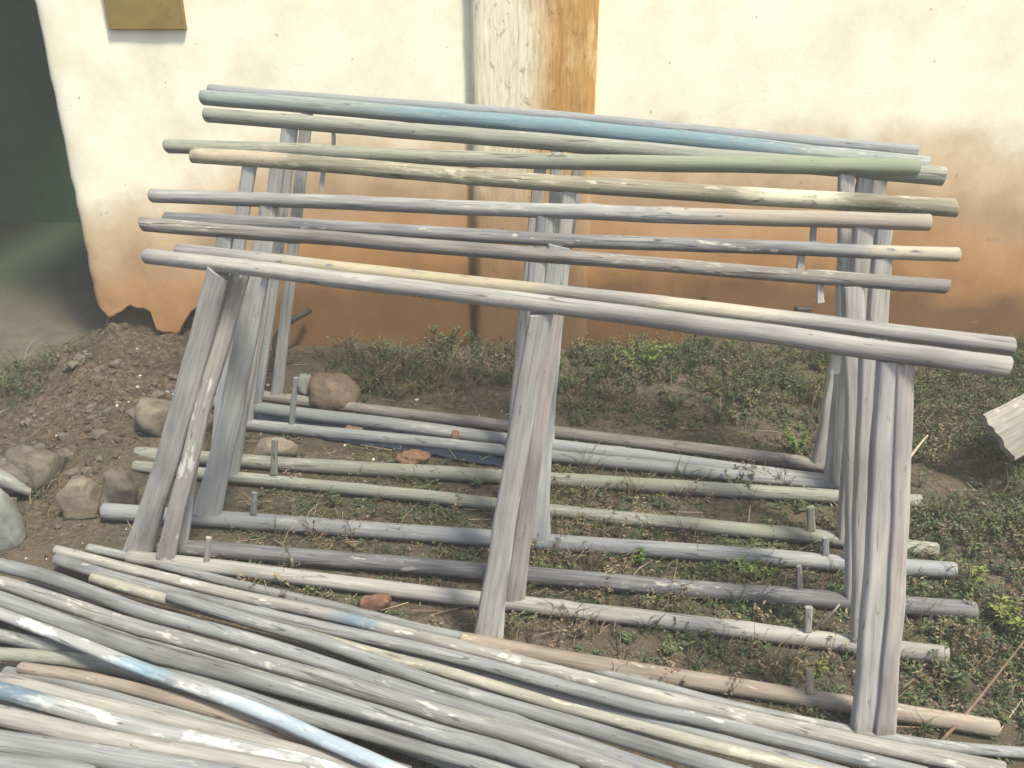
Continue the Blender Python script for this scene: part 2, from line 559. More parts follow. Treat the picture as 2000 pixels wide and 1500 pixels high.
G = dict(lo=(0.235, 0.25, 0.245), hi=(0.415, 0.44, 0.43), soft=0.6)
W = {
 'grey':   wood('weathered_grey_wood', fleck_amt=0.6, **G),
 'pale':   wood('pale_grey_wood', (0.35, 0.345, 0.315), (0.53, 0.52, 0.475)),
 'cool':   wood('blue_grey_wood', (0.25, 0.265, 0.265), (0.44, 0.46, 0.455), tint=(0.36, 0.395, 0.395)),
 'green':  wood('green_grey_wood', (0.25, 0.265, 0.22), (0.44, 0.455, 0.39), tint=(0.36, 0.385, 0.30)),
 'warm':   wood('warm_beige_wood', (0.33, 0.28, 0.21), (0.56, 0.49, 0.38), tint=(0.52, 0.42, 0.29)),
 'brown':  wood('brown_grey_wood', (0.20, 0.185, 0.165), (0.37, 0.35, 0.315)),
 'dark':   wood('dark_slate_wood', (0.11, 0.115, 0.125), (0.30, 0.30, 0.30), patch=(0.5, 0.48, 0.42), amt=0.15),
 'flaky':  wood('flaking_white_wood', (0.25, 0.255, 0.24), (0.43, 0.435, 0.41), patch=(0.62, 0.61, 0.55), amt=0.30),
 'flaky2': wood('half_flaked_wood', (0.25, 0.265, 0.265), (0.43, 0.455, 0.45), patch=(0.62, 0.61, 0.55), amt=0.05),
 'leg':    wood('smooth_leg_wood', (0.36, 0.355, 0.33), (0.50, 0.49, 0.455), soft=0.45, fleck_amt=0.5, crack=0.5, dim=0.97),
 'leg_cool': wood('cool_leg_wood', (0.35, 0.365, 0.355), (0.47, 0.485, 0.47), soft=0.45, fleck_amt=0.4, crack=0.45, dim=0.97),
 'leg_pink': wood('pinkish_leg_wood', (0.36, 0.325, 0.30), (0.50, 0.455, 0.425), soft=0.45, fleck_amt=0.5, crack=0.5, dim=0.92),
 'leg_flaky': wood('leg_with_white_flakes', (0.35, 0.33, 0.30), (0.48, 0.46, 0.41), patch=(0.90, 0.89, 0.80), amt=0.42, dim=0.95),
 'blueband': wood('grey_wood_with_blue_paint', (0.24, 0.28, 0.27), (0.44, 0.48, 0.45), tint=(0.33, 0.42, 0.36), bands=[(0.75, 1.95, (0.16, 0.30, 0.37), 0.16, 0.72)]),
 'greenend': wood('green_stained_wood', (0.24, 0.255, 0.20), (0.44, 0.455, 0.36), tint=(0.36, 0.395, 0.28), bands=[(1.7, 2.4, (0.27, 0.34, 0.22), 0.12, 0.45)]),
 'lichen': wood('lichen_crusted_wood', (0.24, 0.22, 0.15), (0.44, 0.41, 0.31), patch=(0.52, 0.50, 0.36), amt=0.35, bands=[(0.0, 0.30, (0.56, 0.48, 0.35), 0.05, 0.7), (1.66, 1.92, (0.70, 0.68, 0.50), 0.05, 0.9)]),
 'tanend': wood('grey_wood_with_tan_end', (0.27, 0.28, 0.27), (0.49, 0.49, 0.46), bands=[(1.62, 2.5, (0.50, 0.41, 0.30), 0.12, 0.6)]),
 'slate':  wood('slate_grey_wood_bright_tip', (0.17, 0.18, 0.19), (0.40, 0.40, 0.38), patch=(0.55, 0.53, 0.46), amt=0.1, bands=[(1.85, 2.5, (0.62, 0.55, 0.40), 0.05, 0.7)]),
 'yellowtop': wood('yellow_streaked_wood', (0.26, 0.26, 0.25), (0.46, 0.45, 0.41), bands=[(0.3, 0.9, (0.56, 0.47, 0.24), 0.14, 0.55), (1.15, 1.45, (0.60, 0.55, 0.42), 0.1, 0.7)]),
 'bluewhite': wood('white_and_blue_painted_wood', (0.40, 0.41, 0.40), (0.56, 0.57, 0.55), patch=(0.70, 0.72, 0.71), amt=0.6, bands=[(0.5, 0.62, (0.22, 0.42, 0.52), 0.05, 0.7), (0.78, 1.3, (0.46, 0.58, 0.66), 0.1, 0.7)]),
 'whiteblue': wood('white_painted_wood_blue_spots', (0.38, 0.40, 0.38), (0.58, 0.60, 0.57), patch=(0.64, 0.66, 0.63), amt=0.55, bands=[(0.02, 0.2, (0.12, 0.22, 0.30), 0.05, 0.8)]),
 'bluespot': wood('grey_wood_with_blue_spot', (0.33, 0.32, 0.29), (0.54, 0.53, 0.48), patch=(0.68, 0.67, 0.61), amt=0.35, bands=[(0.93, 1.06, (0.16, 0.26, 0.35), 0.04, 0.75)]),
 'yellow': wood('yellowish_pale_wood', (0.34, 0.33, 0.275), (0.52, 0.505, 0.42), patch=(0.58, 0.56, 0.45), amt=0.3),
 'orange': wood('orange_beige_wood', (0.31, 0.265, 0.21), (0.50, 0.43, 0.345), patch=(0.62, 0.55, 0.42), amt=0.15),
}

def plain(name, c, rough=0.8, var=0.25, scale=30, bump=0.3, dist=0.004):
    m, nt, bs = new_mat(name)
    b = NB(nt); v = b.coord()
    f = b.noise(v, scale, detail=6, rough=0.65)
    g = b.noise(v, scale * 0.2, detail=3)
    col = b.ramp(f, [(0.3, tuple(x * (1 - var * 1.4) for x in c)), (0.7, tuple(min(1, x * (1 + var)) for x in c))])
    col = b.mix(b.step(g, 0.42, 0.65, 0.5), col, tuple(x * 0.72 for x in c))
    b.l(col, bs.inputs['Base Color'])
    bs.inputs['Roughness'].default_value = rough
    bs.inputs['Specular IOR Level'].default_value = 0.25
    b.bump(f, bump, dist, bs)
    return m

def plaster_mat():
    m, nt, bs = new_mat('limewashed_plaster')
    b = NB(nt); v = b.coord(rnd=False)
    sx = b.n('ShaderNodeSeparateXYZ'); b.l(v, sx.inputs[0])
    big = b.noise(v, 1.1, detail=4, rough=0.6)
    med = b.noise(v, 4.5, detail=5, rough=0.62)
    fine = b.noise(v, 60, detail=3, rough=0.7)
    streak = b.noise(v, 1.0, (9, 9, 1.2), 4, 0.6)
    # splash-back staining: the height at which the whitewash gives way to ochre, uneven
    h = b.math('ADD', sx.outputs['Z'], b.math('MULTIPLY', b.math('SUBTRACT', big, 0.5), 0.26))
    h = b.math('ADD', h, b.math('MULTIPLY', b.math('SUBTRACT', med, 0.5), 0.16))
    h = b.math('ADD', h, b.math('MULTIPLY', b.math('SUBTRACT', streak, 0.5), 0.10))
    shade_x = b.math('MULTIPLY', b.step(sx.outputs['X'], -2.1, -1.3), b.step(sx.outputs['X'], 2.7, 1.2))  # lifts the stain behind the trestles, painting in their shadow on the wall
    h = b.math('SUBTRACT', h, b.math('MULTIPLY', shade_x, 0.28))
    col = b.ramp(h, [(0.02, (0.19, 0.105, 0.048)), (0.15, (0.37, 0.205, 0.088)), (0.32, (0.47, 0.285, 0.145)), (0.44, (0.42, 0.30, 0.185)), (0.60, (0.60, 0.46, 0.295)), (0.78, (0.84, 0.805, 0.645))])
    blot = b.ramp(med, [(0.3, (0.86, 0.85, 0.80)), (0.55, (1, 1, 1)), (0.75, (1.05, 1.04, 1.0))])
    col = b.mix(1.0, col, blot, 'MULTIPLY')
    # pocks, scratches and fly specks
    pk = b.step(b.noise(v, 1.0, (34, 34, 20), 3, 0.5), 0.72, 0.75, 0.6)
    col = b.mix(pk, col, (0.22, 0.16, 0.10))
    sg = b.math('MULTIPLY', b.step(b.noise(v, 1.0, (14, 14, 60), 4, 0.6, 1.2), 0.66, 0.70, 0.6), b.step(big, 0.5, 0.62))
    col = b.mix(sg, col, (0.30, 0.24, 0.16))
    sp = b.step(fine, 0.66, 0.74, 0.35)
    col = b.mix(sp, col, (0.35, 0.29, 0.2))
    # hairline cracks
    vo = b.n('ShaderNodeTexVoronoi', feature='DISTANCE_TO_EDGE')
    vo.inputs['Scale'].default_value = 1.7
    wv = b.n('ShaderNodeMix', data_type='VECTOR'); wv.inputs[0].default_value = 0.06
    nn = b.n('ShaderNodeTexNoise'); nn.inputs['Scale'].default_value = 7.0; nn.inputs['Detail'].default_value = 3
    b.l(v, nn.inputs['Vector']); b.l(v, wv.inputs[4]); b.l(nn.outputs['Color'], wv.inputs[5]); b.l(wv.outputs[1], vo.inputs['Vector'])
    ck = b.math('MULTIPLY', b.step(vo.outputs['Distance'], 0.0045, 0.0015, 0.10), b.step(big, 0.47, 0.56))
    col = b.mix(ck, col, (0.20, 0.14, 0.09))
    b.l(col, bs.inputs['Base Color'])
    bs.inputs['Roughness'].default_value = 0.9
    bs.inputs['Specular IOR Level'].default_value = 0.15
    b.bump(b.noise(v, 22, detail=3, rough=0.7), 0.2, 0.005, bs)
    return m

def pilaster_mat(x_split):
    m, nt, bs = new_mat('peeling_pilaster_paint')
    b = NB(nt); v = b.coord(rnd=False)
    sx = b.n('ShaderNodeSeparateXYZ'); b.l(v, sx.inputs[0])
    fib = b.noise(v, 1.0, (70, 70, 7), 5, 0.65, 0.4)
    med = b.noise(v, 1.0, (10, 10, 5), 5, 0.65)
    low = b.noise(v, 2.0, detail=3)
    cream = b.ramp(fib, [(0.3, (0.50, 0.42, 0.26)), (0.5, (0.70, 0.66, 0.50)), (0.7, (0.78, 0.75, 0.60))])
    ochre = b.ramp(fib, [(0.3, (0.30, 0.15, 0.035)), (0.5, (0.44, 0.235, 0.06)), (0.72, (0.56, 0.34, 0.12))])
    x = b.math('ADD', sx.outputs['X'], b.math('MULTIPLY', b.math('SUBTRACT', med, 0.5), 0.20))
    x = b.math('ADD', x, b.math('MULTIPLY', b.math('SUBTRACT', low, 0.5), 0.20))
    col = b.mix(b.step(x, x_split - 0.09, x_split + 0.07, 0.95), cream, ochre)
    rust = b.noise(v, 1.0, (16, 16, 5), 4, 0.65)
    col = b.mix(b.math('MULTIPLY', b.step(rust, 0.50, 0.66, 0.7), b.step(x, x_split - 0.2, x_split + 0.1)), col, (0.62, 0.46, 0.22))
    chip = b.step(b.noise(v, 1.0, (26, 26, 14), 5, 0.7), 0.60, 0.66, 0.75)
    col = b.mix(b.math('MULTIPLY', chip, 0.6), col, (0.36, 0.22, 0.09))
    h = b.math('ADD', b.math('SUBTRACT', sx.outputs['Z'], 0.24), b.math('MULTIPLY', b.math('SUBTRACT', med, 0.5), 0.4))
    st = b.ramp(h, [(0.05, (0.17, 0.105, 0.055)), (0.25, (0.34, 0.205, 0.10)), (0.45, (0.38, 0.26, 0.155)), (0.78, (0.54, 0.42, 0.27))])
    col = b.mix(b.step(h, 0.74, 0.42), col, st)
    b.l(col, bs.inputs['Base Color'])
    bs.inputs['Roughness'].default_value = 0.9
    bs.inputs['Specular IOR Level'].default_value = 0.15
    b.bump(b.math('ADD', fib, chip), 0.5, 0.006, bs)
    return m

def soil_mat():
    m, nt, bs = new_mat('dry_brown_soil')
    b = NB(nt); v = b.coord(rnd=False)
    sx = b.n('ShaderNodeSeparateXYZ'); b.l(v, sx.inputs[0])
    a = b.noise(v, 3.0, detail=5, rough=0.6)
    f = b.noise(v, 45, detail=4, rough=0.7)
    gr = b.noise(v, 160, detail=2, rough=0.7)
    col = b.ramp(f, [(0.28, (0.033, 0.028, 0.020)), (0.5, (0.08, 0.066, 0.047)), (0.72, (0.145, 0.122, 0.088))])
    col = b.mix(b.step(a, 0.45, 0.62, 0.7), col, (0.09, 0.073, 0.052))
    col = b.mix(b.step(b.noise(v, 5.5, detail=5, rough=0.65), 0.52, 0.64, 0.55), col, (0.048, 0.052, 0.03))
    md = b.math('MULTIPLY', b.step(sx.outputs['X'], -1.15, -1.5), b.step(sx.outputs['Y'], 2.55, 2.85))
    col = b.mix(b.math('MULTIPLY', md, b.step(f, 0.62, 0.40, 0.75)), col, (0.05, 0.037, 0.025))
    yard = b.ramp(b.noise(v, 6, detail=6, rough=0.65), [(0.3, (0.085, 0.078, 0.058)), (0.7, (0.13, 0.118, 0.09))])
    yx = b.math('ADD', sx.outputs['Y'], b.math('MULTIPLY', b.math('SUBTRACT', a, 0.5), 0.8))
    col = b.mix(b.math('MULTIPLY', b.step(yx, 3.4, 3.9), b.step(sx.outputs['X'], -1.7, -2.1)), col, yard)
    col = b.mix(b.step(yx, 3.9, 5.2, 0.9), col, (0.028, 0.05, 0.026))
    col = b.mix(b.step(gr, 0.62, 0.70, 0.6), col, (0.34, 0.30, 0.24))
    b.l(col, bs.inputs['Base Color'])
    bs.inputs['Roughness'].default_value = 0.95
    bs.inputs['Specular IOR Level'].default_value = 0.1
    b.bump(f, 0.8, 0.012, bs)
    return m

def leaf_mat(name):
    m, nt, bs = new_mat(name)
    b = NB(nt)
    at = b.n('ShaderNodeVertexColor', layer_name='Col')
    b.l(at.outputs['Color'], bs.inputs['Base Color'])
    bs.inputs['Roughness'].default_value = 0.6
    bs.inputs['Specular IOR Level'].default_value = 0.25
    return m

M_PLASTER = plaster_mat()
M_SOIL = soil_mat()
M_LEAF = leaf_mat('leaves')
M_MUD = plain('bare_mud_wall', (0.098, 0.074, 0.05), 0.95, 0.4, 26, 0.9, 0.02)
M_GREENWALL = plain('dark_green_paint', (0.014, 0.062, 0.022), 0.85, 0.25, 6, 0.2)
M_SHADE_ROOF = plain('shade_roof_sheet', (0.16, 0.13, 0.11), 0.7)
M_STONE = plain('grey_brown_stone', (0.125, 0.108, 0.085), 0.9, 0.35, 35, 0.7, 0.008)
M_STONE_R = plain('reddish_stone', (0.155, 0.115, 0.087), 0.9, 0.3, 40, 0.7, 0.008)
M_STONE_P = plain('pale_stone', (0.185, 0.155, 0.12), 0.9, 0.3, 30, 0.6, 0.008)
M_STONE_G = plain('cool_grey_stone', (0.20, 0.22, 0.20), 0.85, 0.25, 25, 0.5, 0.006)
M_BRICK = plain('broken_red_brick', (0.20, 0.115, 0.075), 0.92, 0.35, 50, 0.7, 0.006)
M_PATCH = plain('olive_brown_board', (0.25, 0.185, 0.05), 0.8, 0.25, 9, 0.4)
M_RUBBER = plain('old_black_rubber', (0.035, 0.037, 0.03), 0.6, 0.3)
M_IRON = plain('dark_iron', (0.06, 0.06, 0.065), 0.55, 0.3)
M_BARK = plain('dry_twig_bark', (0.17, 0.12, 0.085), 0.85, 0.3, 60)
M_TWIGPALE = plain('pale_dry_twig', (0.45, 0.39, 0.28), 0.85, 0.25, 60)
M_SHADOW = plain('painted_blue_shadow', (0.022, 0.034, 0.062), 0.5, 0.3, 14, 0.4, 0.01)  # colour of bluish shadow on the soil
M_CHIP = plain('plaster_chip', (0.62, 0.58, 0.48), 0.9, 0.2, 60)

# ---------------------------------------------------------------- ground
def ground_h(x, y):
    h = 0.018 * fbm(x * 2.2, y * 2.2, 0.3) + 0.010 * fbm(x * 9, y * 9, 4.1)
    # soil heaped against the foot of the wall and at its broken corner
    foot = math.exp(-((y - 3.72) / 0.28) ** 2) * (1 if y < 3.72 else 1)
    side = 1 / (1 + math.exp(max(-50, min(50, -(x + 2.05) * 9))))
    h += foot * side * (0.045 + 0.03 * fbm(x * 2.5, 1.7, 8.8))
    mx, my = (x + 1.70) / 0.36, (y - 3.42) / 0.36
    mo = math.exp(-(mx * mx + my * my))
    h += 0.16 * mo * (1 + 0.45 * fbm(x * 5, y * 5, 2.2)) + 0.035 * mo * fbm(x * 17, y * 17, 6.2)
    mx, my = (x + 1.42) / 0.25, (y - 2.85) / 0.25
    h += 0.05 * math.exp(-(mx * mx + my * my)) * (1 + 0.6 * fbm(x * 7, y * 7, 5.2))
    mx, my = (x + 0.75) / 0.3, (y - 3.55) / 0.2
    h += 0.05 * math.exp(-(mx * mx + my * my))
    mx, my = (x - 1.0) / 0.9, (y - 3.45) / 0.35
    h += 0.05 * math.exp(-(mx * mx + my * my))
    # rails bed into flat trodden soil
    flat = max(0, min(1, (x + 1.3) / 0.15)) * max(0, min(1, (1.45 - x) / 0.15)) * max(0, min(1, (3.15 - 0.12 * (x + 1.3) - y) / 0.2))
    return h * (1 - 0.62 * flat) - 0.004

def axis(near0, near1, step, far0, far1):
    a = []
    s = near0
    d = step
    while s > far0:
        d *= 1.35; s -= d; a.insert(0, s)
    s = near0
    while s < near1:
        a.append(s); s += step
    d = step
    while s < far1:
        a.append(s); d *= 1.35; s += d
    a.append(s)
    return a

XS = axis(-2.6, 2.3, 0.021, -150, 150)
YS = axis(0.9, 4.0, 0.021, -60, 200)
gv = [(x, y, ground_h(x, y)) for y in YS for x in XS]
nx = len(XS)
gf = [(j * nx + i, j * nx + i + 1, (j + 1) * nx + i + 1, (j + 1) * nx + i) for j in range(len(YS) - 1) for i in range(nx - 1)]
tag(mesh_obj('ground', gv, gf, M_SOIL), 'bare brown soil of the yard', None, None, 'structure')

# ---------------------------------------------------------------- shapes
def box_mesh(x0, x1, y0, y1, z0, z1):
    v = [(x, y, z) for z in (z0, z1) for y in (y0, y1) for x in (x0, x1)]
    f = [(0, 2, 3, 1), (4, 5, 7, 6), (0, 1, 5, 4), (2, 6, 7, 3), (0, 4, 6, 2), (1, 3, 7, 5)]
    return v, f

def frame_from(p, q):
    """origin p, x axis towards q, z kept as upright as possible"""
    d = (Vector(q) - Vector(p)).normalized()
    up = Vector((0, 0, 1)) if abs(d.z) < 0.9 else Vector((0, -1, 0))
    y = up.cross(d).normalized()
    z = d.cross(y)
    from mathutils import Matrix
    return Matrix((d, y, z)).transposed().to_quaternion()

def pole(name, pts, r, mat, parent=None, seed=0, taper=0.10, crook=0.006, sides=16, seg=0.035, knots=True, bevel=True):
    P = [Vector(p) for p in pts]
    q = frame_from(P[0], P[-1])
    qi = q.inverted()
    loc = P[0]
    L = sum((P[i + 1] - P[i]).length for i in range(len(P) - 1))
    n = max(3, int(L / seg))
    C = [qi @ (c - loc) for c in (catmull(P, n) if len(P) > 2 else [P[0].lerp(P[1], k / n) for k in range(n + 1)])]
    rnd = random.Random(seed * 7 + 3)
    kn = [(rnd.uniform(0.1, 0.95) * L, rnd.uniform(0, 6.283), rnd.uniform(0.10, 0.22)) for _ in range(int(L * 2.5))] if knots else []
    verts, faces = [], []
    flip = rnd.random() < 0.5
    rings = []
    S = seed * 3.71
    for k, c in enumerate(C):
        rings.append((c, k / n, 1.0))
    if bevel:
        t0 = (C[1] - C[0]).normalized(); t1 = (C[-1] - C[-2]).normalized()
        rings[0] = (C[0] + t0 * r * 0.16, 0, 1.0); rings.insert(0, (C[0], 0, 0.87))
        rings[-1] = (C[-1] - t1 * r * 0.16, 1, 1.0); rings.append((C[-1], 1, 0.87))
    cut0, cut1 = rnd.uniform(-0.25, 0.25), rnd.uniform(-0.25, 0.25)
    for idx, (c, t, s) in enumerate(rings):
        x = t * L
        rr = r * (1 + taper * (0.5 - t) * (1 if flip else -1)) * s
        rr *= 1 + 0.04 * n3(x * 2.3, S, 0.5) + 0.025 * n3(x * 7, S, 9.5)
        edge = min(1, min(t, 1 - t) * 8)
        oy = crook * (n3(x * 1.6, S, 3.3) * 1.6 + 0.5 * n3(x * 5, S, 6.1)) * edge
        oz = crook * (n3(x * 1.6, S, 13.3) * 1.2 + 0.4 * n3(x * 5, S, 16.1)) * edge
        for i in range(sides):
            a = 2 * math.pi * i / sides
            ca, sa = math.cos(a), math.sin(a)
            w = rr * (1 + 0.05 * n3(ca * 1.3 + x * 0.5, sa * 1.3, S) + 0.035 * n3(ca * 4, sa * 4 + x * 1.4, S + 5) + 0.02 * n3(ca * 3, sa * 3, x * 22 + S))
            for (kx, ka, kh) in kn:
                dx = (x - kx) / (r * 1.0)
                if abs(dx) < 2.5:
                    da = math.atan2(math.sin(a - ka), math.cos(a - ka)) / 0.55
                    w += rr * kh * math.exp(-(dx * dx + da * da))
            xo = 0
            if idx <= 1: xo = cut0 * sa * rr + 0.1 * rr * n3(ca * 3, sa * 3, S)
            if idx >= len(rings) - 2: xo = cut1 * sa * rr + 0.1 * rr * n3(ca * 3, sa * 3, S + 2)
            verts.append((c.x + xo, c.y + oy + ca * w, c.z + oz + sa * w))
    R = len(rings)
    for k in range(R - 1):
        for i in range(sides):
            j = (i + 1) % sides
            faces.append((k * sides + i, (k + 1) * sides + i, (k + 1) * sides + j, k * sides + j))
    for k, ce in ((0, rings[0][0]), (R - 1, rings[-1][0])):
        b0 = len(verts)
        verts += [verts[k * sides + i] for i in range(sides)]
        ci = len(verts)
        verts.append((ce.x + (0.06 * r if k == 0 else -0.06 * r), ce.y, ce.z))
        for i in range(sides):
            j = (i + 1) % sides
            faces.append((ci, b0 + i, b0 + j) if k == 0 else (ci, b0 + j, b0 + i))
    return mesh_obj(name, verts, faces, mat, parent, True, loc, q)

def leg(name, top, bot, w, mat, parent, seed, flare=0.15, dep=0.62):
    """split half-round post: flat-sided section, a little bowed, wider at the foot"""
    top, bot = Vector(top), Vector(bot)
    d = (bot - top).normalized()
    side = d.cross(Vector((0, 1, 0))).normalized()
    face = d.cross(side)
    from mathutils import Matrix
    q = Matrix((d, side, face)).transposed().to_quaternion()
    L = (bot - top).length
    n = max(8, int(L / 0.03)); sides = 20
    rnd = random.Random(seed * 13 + 5); S = seed * 5.3
    bow = rnd.uniform(-0.010, 0.010)
    rcut = rnd.uniform(-0.3, 0.3)
    if L < 0.25: bow, rcut = bow * 0.15, rcut * 0.5
    verts, faces = [], []
    for k in range(n + 1):
        t = k / n; x = t * L
        fl = 1 + flare * (0.35 * t + 0.65 * max(0, (t - 0.72) / 0.28) ** 1.6) + 0.06 * n3(t * 3, S, 0)
        cut = 0.0
        off = bow * math.sin(t * math.pi) + (0.004 if L > 0.25 else 0.0008) * n3(t * 6, S, 2)
        xc = (rcut * (1 - k / 3) if k < 3 else 0)
        for i in range(sides):
            a = 2 * math.pi * i / sides
            ca, sa = math.cos(a), math.sin(a)
            e = 0.42
            yy = math.copysign(abs(ca) ** e, ca) * w / 2 * fl
            zz = math.copysign(abs(sa) ** e, sa) * w / 2 * dep * (0.85 + 0.15 * fl)
            g = 1 + 0.05 * n3(ca * 2.2, sa * 2.2 + x * 1.2, S) + 0.02 * n3(ca * 5, sa * 5, x * 14 + S)
            verts.append((x + xc * yy, off + yy * g, zz * g))
    for k in range(n):
        for i in range(sides):
            j = (i + 1) % sides
            faces.append((k * sides + i, (k + 1) * sides + i, (k + 1) * sides + j, k * sides + j))
    for k in (0, n):
        b0 = len(verts)
        verts += [verts[k * sides + i] for i in range(sides)]
        idx = tuple(range(b0, b0 + sides))
        faces.append(idx if k == 0 else idx[::-1])
    return mesh_obj(name, verts, faces, mat, parent, True, top, q)

def rock(name, loc, size, mat, seed, label, cat='stone', group=None, parent=None, rough=0.22, rotz=0.0, boxy=0.0, sink=0.25, rings=18):
    verts, faces = [], []
    sx, sy, sz = size
    seg = rings * 2
    cr, sr = math.cos(rotz), math.sin(rotz)
    rr_ = random.Random(int(seed * 10))
    planes = [(Vector((rr_.gauss(0, 1), rr_.gauss(0, 1), rr_.gauss(0.2, 0.8))).normalized(), rr_.uniform(0.6, 0.88)) for _ in range(9)]
    for j in range(rings + 1):
        ph = math.pi * j / rings
        for i in range(seg):
            th = 2 * math.pi * i / seg
            d = Vector((math.sin(ph) * math.cos(th), math.sin(ph) * math.sin(th), math.cos(ph)))
            if boxy:
                e = 1 - boxy
                d = Vector([math.copysign(abs(c) ** e, c) for c in d])
                d = d / max(1.0, d.length) if False else d
            for (pn_, ph_) in planes:
                t_ = d.dot(pn_)
                if t_ > ph_: d = d - pn_ * (t_ - ph_) * 0.85
            k = 1 + rough * fbm(d.x * 1.3 + seed, d.y * 1.3, d.z * 1.3) + rough * 0.35 * fbm(d.x * 5 + seed, d.y * 5, d.z * 5)
            x, y, z = d.x * sx * k, d.y * sy * k, d.z * sz * k
            verts.append((x * cr - y * sr, x * sr + y * cr, z + sz * (1 - sink)))
    for j in range(rings):
        for i in range(seg):
            a = j * seg + i; b2 = j * seg + (i + 1) % seg
            faces.append((a, a + seg, b2 + seg, b2))
    z = ground_h(loc[0], loc[1])
    return tag(mesh_obj(name, verts, faces, mat, parent, True, (loc[0], loc[1], z)), label, cat, group)

# ---------------------------------------------------------------- house wall with its broken plaster
LX = PLASTER[0][0] - 0.005
house = tag(empty('house_wall', (0.5, WALL_Y, 0)), 'cream plastered house wall stained ochre below, plaster broken at the lower corner', 'wall')
def plaster_sheet():
    """plaster skin: grid trimmed by a ragged left edge and a broken bottom edge"""
    def left(z):
        return LX + 0.010 * fbm(z * 3.1, 0.2, 0.9) + 0.006 * fbm(z * 14, 1.2, 0.9) - 0.0 + (0.02 * max(0, 0.3 - z))
    pts = PLASTER[3:]
    def bottom(x):
        if x <= pts[0][0]: return pts[0][1] + (pts[0][0] - x) * 1.5
        for (a, za), (c, zc) in zip(pts, pts[1:]):
            if a <= x <= c:
                return lerp(za, zc, (x - a) / max(1e-5, c - a)) + 0.012 * fbm(x * 30, 2.2, 7)
        return lerp(pts[-1][1], -0.05, min(1, (x - pts[-1][0]) / 0.12))
    # columns: fine near the broken corner, coarse beyond
    xs = [LX + 0.012 * i for i in range(0, 62)]
    while xs[-1] < 5.5: xs.append(xs[-1] + 0.06)
    zs = [i / 46 for i in range(47)]
    V, F = [], []
    top = 3.0
    for x in xs:
        zb = bottom(x)
        for t in zs:
            z = lerp(zb, top, t ** 1.5)
            lf = left(z)
            # ragged corner: columns close to the edge are pushed on to it
            xx = x + (lf - LX) * max(0, 1 - (x - LX) / 0.12)
            bulge = 0.006 * fbm(xx * 1.4, z * 1.4, 3.0) + 0.004 * fbm(xx * 5, z * 5, 6.0)
            rnd_c = 0.02 * math.exp(-max(0, xx - lf) / 0.02)
            V.append((xx, bulge + rnd_c, z))
    nz = len(zs)
    nf = len(V)
    for i in range(len(xs) - 1):
        for j in range(nz - 1):
            F.append((i * nz + j, (i + 1) * nz + j, (i + 1) * nz + j + 1, i * nz + j + 1))
    # back of the skin and its edges
    V += [(v[0], v[1] + 0.03, v[2]) for v in V[:nf]]
    for i in range(len(xs) - 1):
        a, c = i * nz, (i + 1) * nz
        F.append((a, a + nf, c + nf, c))
    for j in range(nz - 1):
        F.append((j, j + 1, j + 1 + nf, j + nf))
    return V, F
V, F = plaster_sheet()
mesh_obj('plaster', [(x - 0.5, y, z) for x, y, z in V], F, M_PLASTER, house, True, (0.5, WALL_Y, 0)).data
house.children[0].location = (0, 0, 0)
for v in house.children[0].data.vertices: pass
# mud core behind the plaster, bulging where bare at the foot
mv, mf = [], []
xs = [LX + 0.03 + 0.03 * i for i in range(30)]
while xs[-1] < 5.45: xs.append(xs[-1] + 0.12)
zs = [-0.12 + 0.02 * i for i in range(24)]
while zs[-1] < 2.95: zs.append(min(2.95, zs[-1] + 0.15))
for x in xs:
    for z in zs:
        low = max(0, 1 - (z + 0.02) / 0.16)
        y = 0.045 - 0.075 * low * max(0, 1 - max(0, x + 1.4) / 0.25) + 0.022 * fbm(x * 9, z * 9, 1.3) * (1 if z < 0.3 else 0.2)
        mv.append((x - 0.5, y, z))
nz = len(zs); nfv = len(mv)
mv += [(x, 0.40, z) for x, y, z in mv]
for i in range(len(xs) - 1):
    for j in range(nz - 1):
        mf.append((i * nz + j, (i + 1) * nz + j, (i + 1) * nz + j + 1, i * nz + j + 1))
for j in range(nz - 1):
    mf.append((j, j + 1, j + 1 + nfv, j + nfv))
mesh_obj('mud_core', mv, mf, M_MUD, house, True, (0.5, WALL_Y, 0)).location = (0, 0, 0)
# pilaster, proud of the wall
PX0, PX1 = PTS['pil'][0][0], PTS['pil'][2][0]
def pilaster():
    V, F = [], []
    nz, nxp = 60, 16
    prof = [(0, 0.02)] + [(i / nxp, -0.045) for i in range(nxp + 1)] + [(1, 0.02)]
    for k in range(nz + 1):
        z = -0.08 + 3.06 * k / nz
        for i, (u, y) in enumerate(prof):
            e = 0.006 * fbm(z * 4, 0.3 + (u > 0.5) * 7, 2.0)
            x = lerp(PX0, PX1, u) + e
            rd = 0.012 if i in (1, len(prof) - 2) else 0
            V.append((x - 0.5, y + rd + 0.003 * fbm(x * 6, z * 6, 9), z))
    m = len(prof)
    for k in range(nz):
        for i in range(m - 1):
            F.append((k * m + i, k * m + i + 1, (k + 1) * m + i + 1, (k + 1) * m + i))
    return V, F
V, F = pilaster()
po = mesh_obj('pilaster', V, F, pilaster_mat(PX0 + (PX1 - PX0) * 0.56 - 0.5), house, True)
po.location = (0, 0, 0)
po['label'] = 'pilaster with peeling paint, ochre brown along its right side'
# olive board let into the plaster, upper left
pa = PTS['patch']
v, f = box_mesh(pa[0][0] - 0.5, pa[2][0] - 0.5, -0.022, 0.02, pa[2][1], pa[2][1] + 0.42)
bo = mesh_obj('window_board', v, f, M_PATCH, house, False); bo.location = (0, 0, 0)
bo['label'] = 'olive brown board let into the upper left of the wall'
bev = bo.modifiers.new('edge', 'BEVEL'); bev.width = 0.004; bev.segments = 2
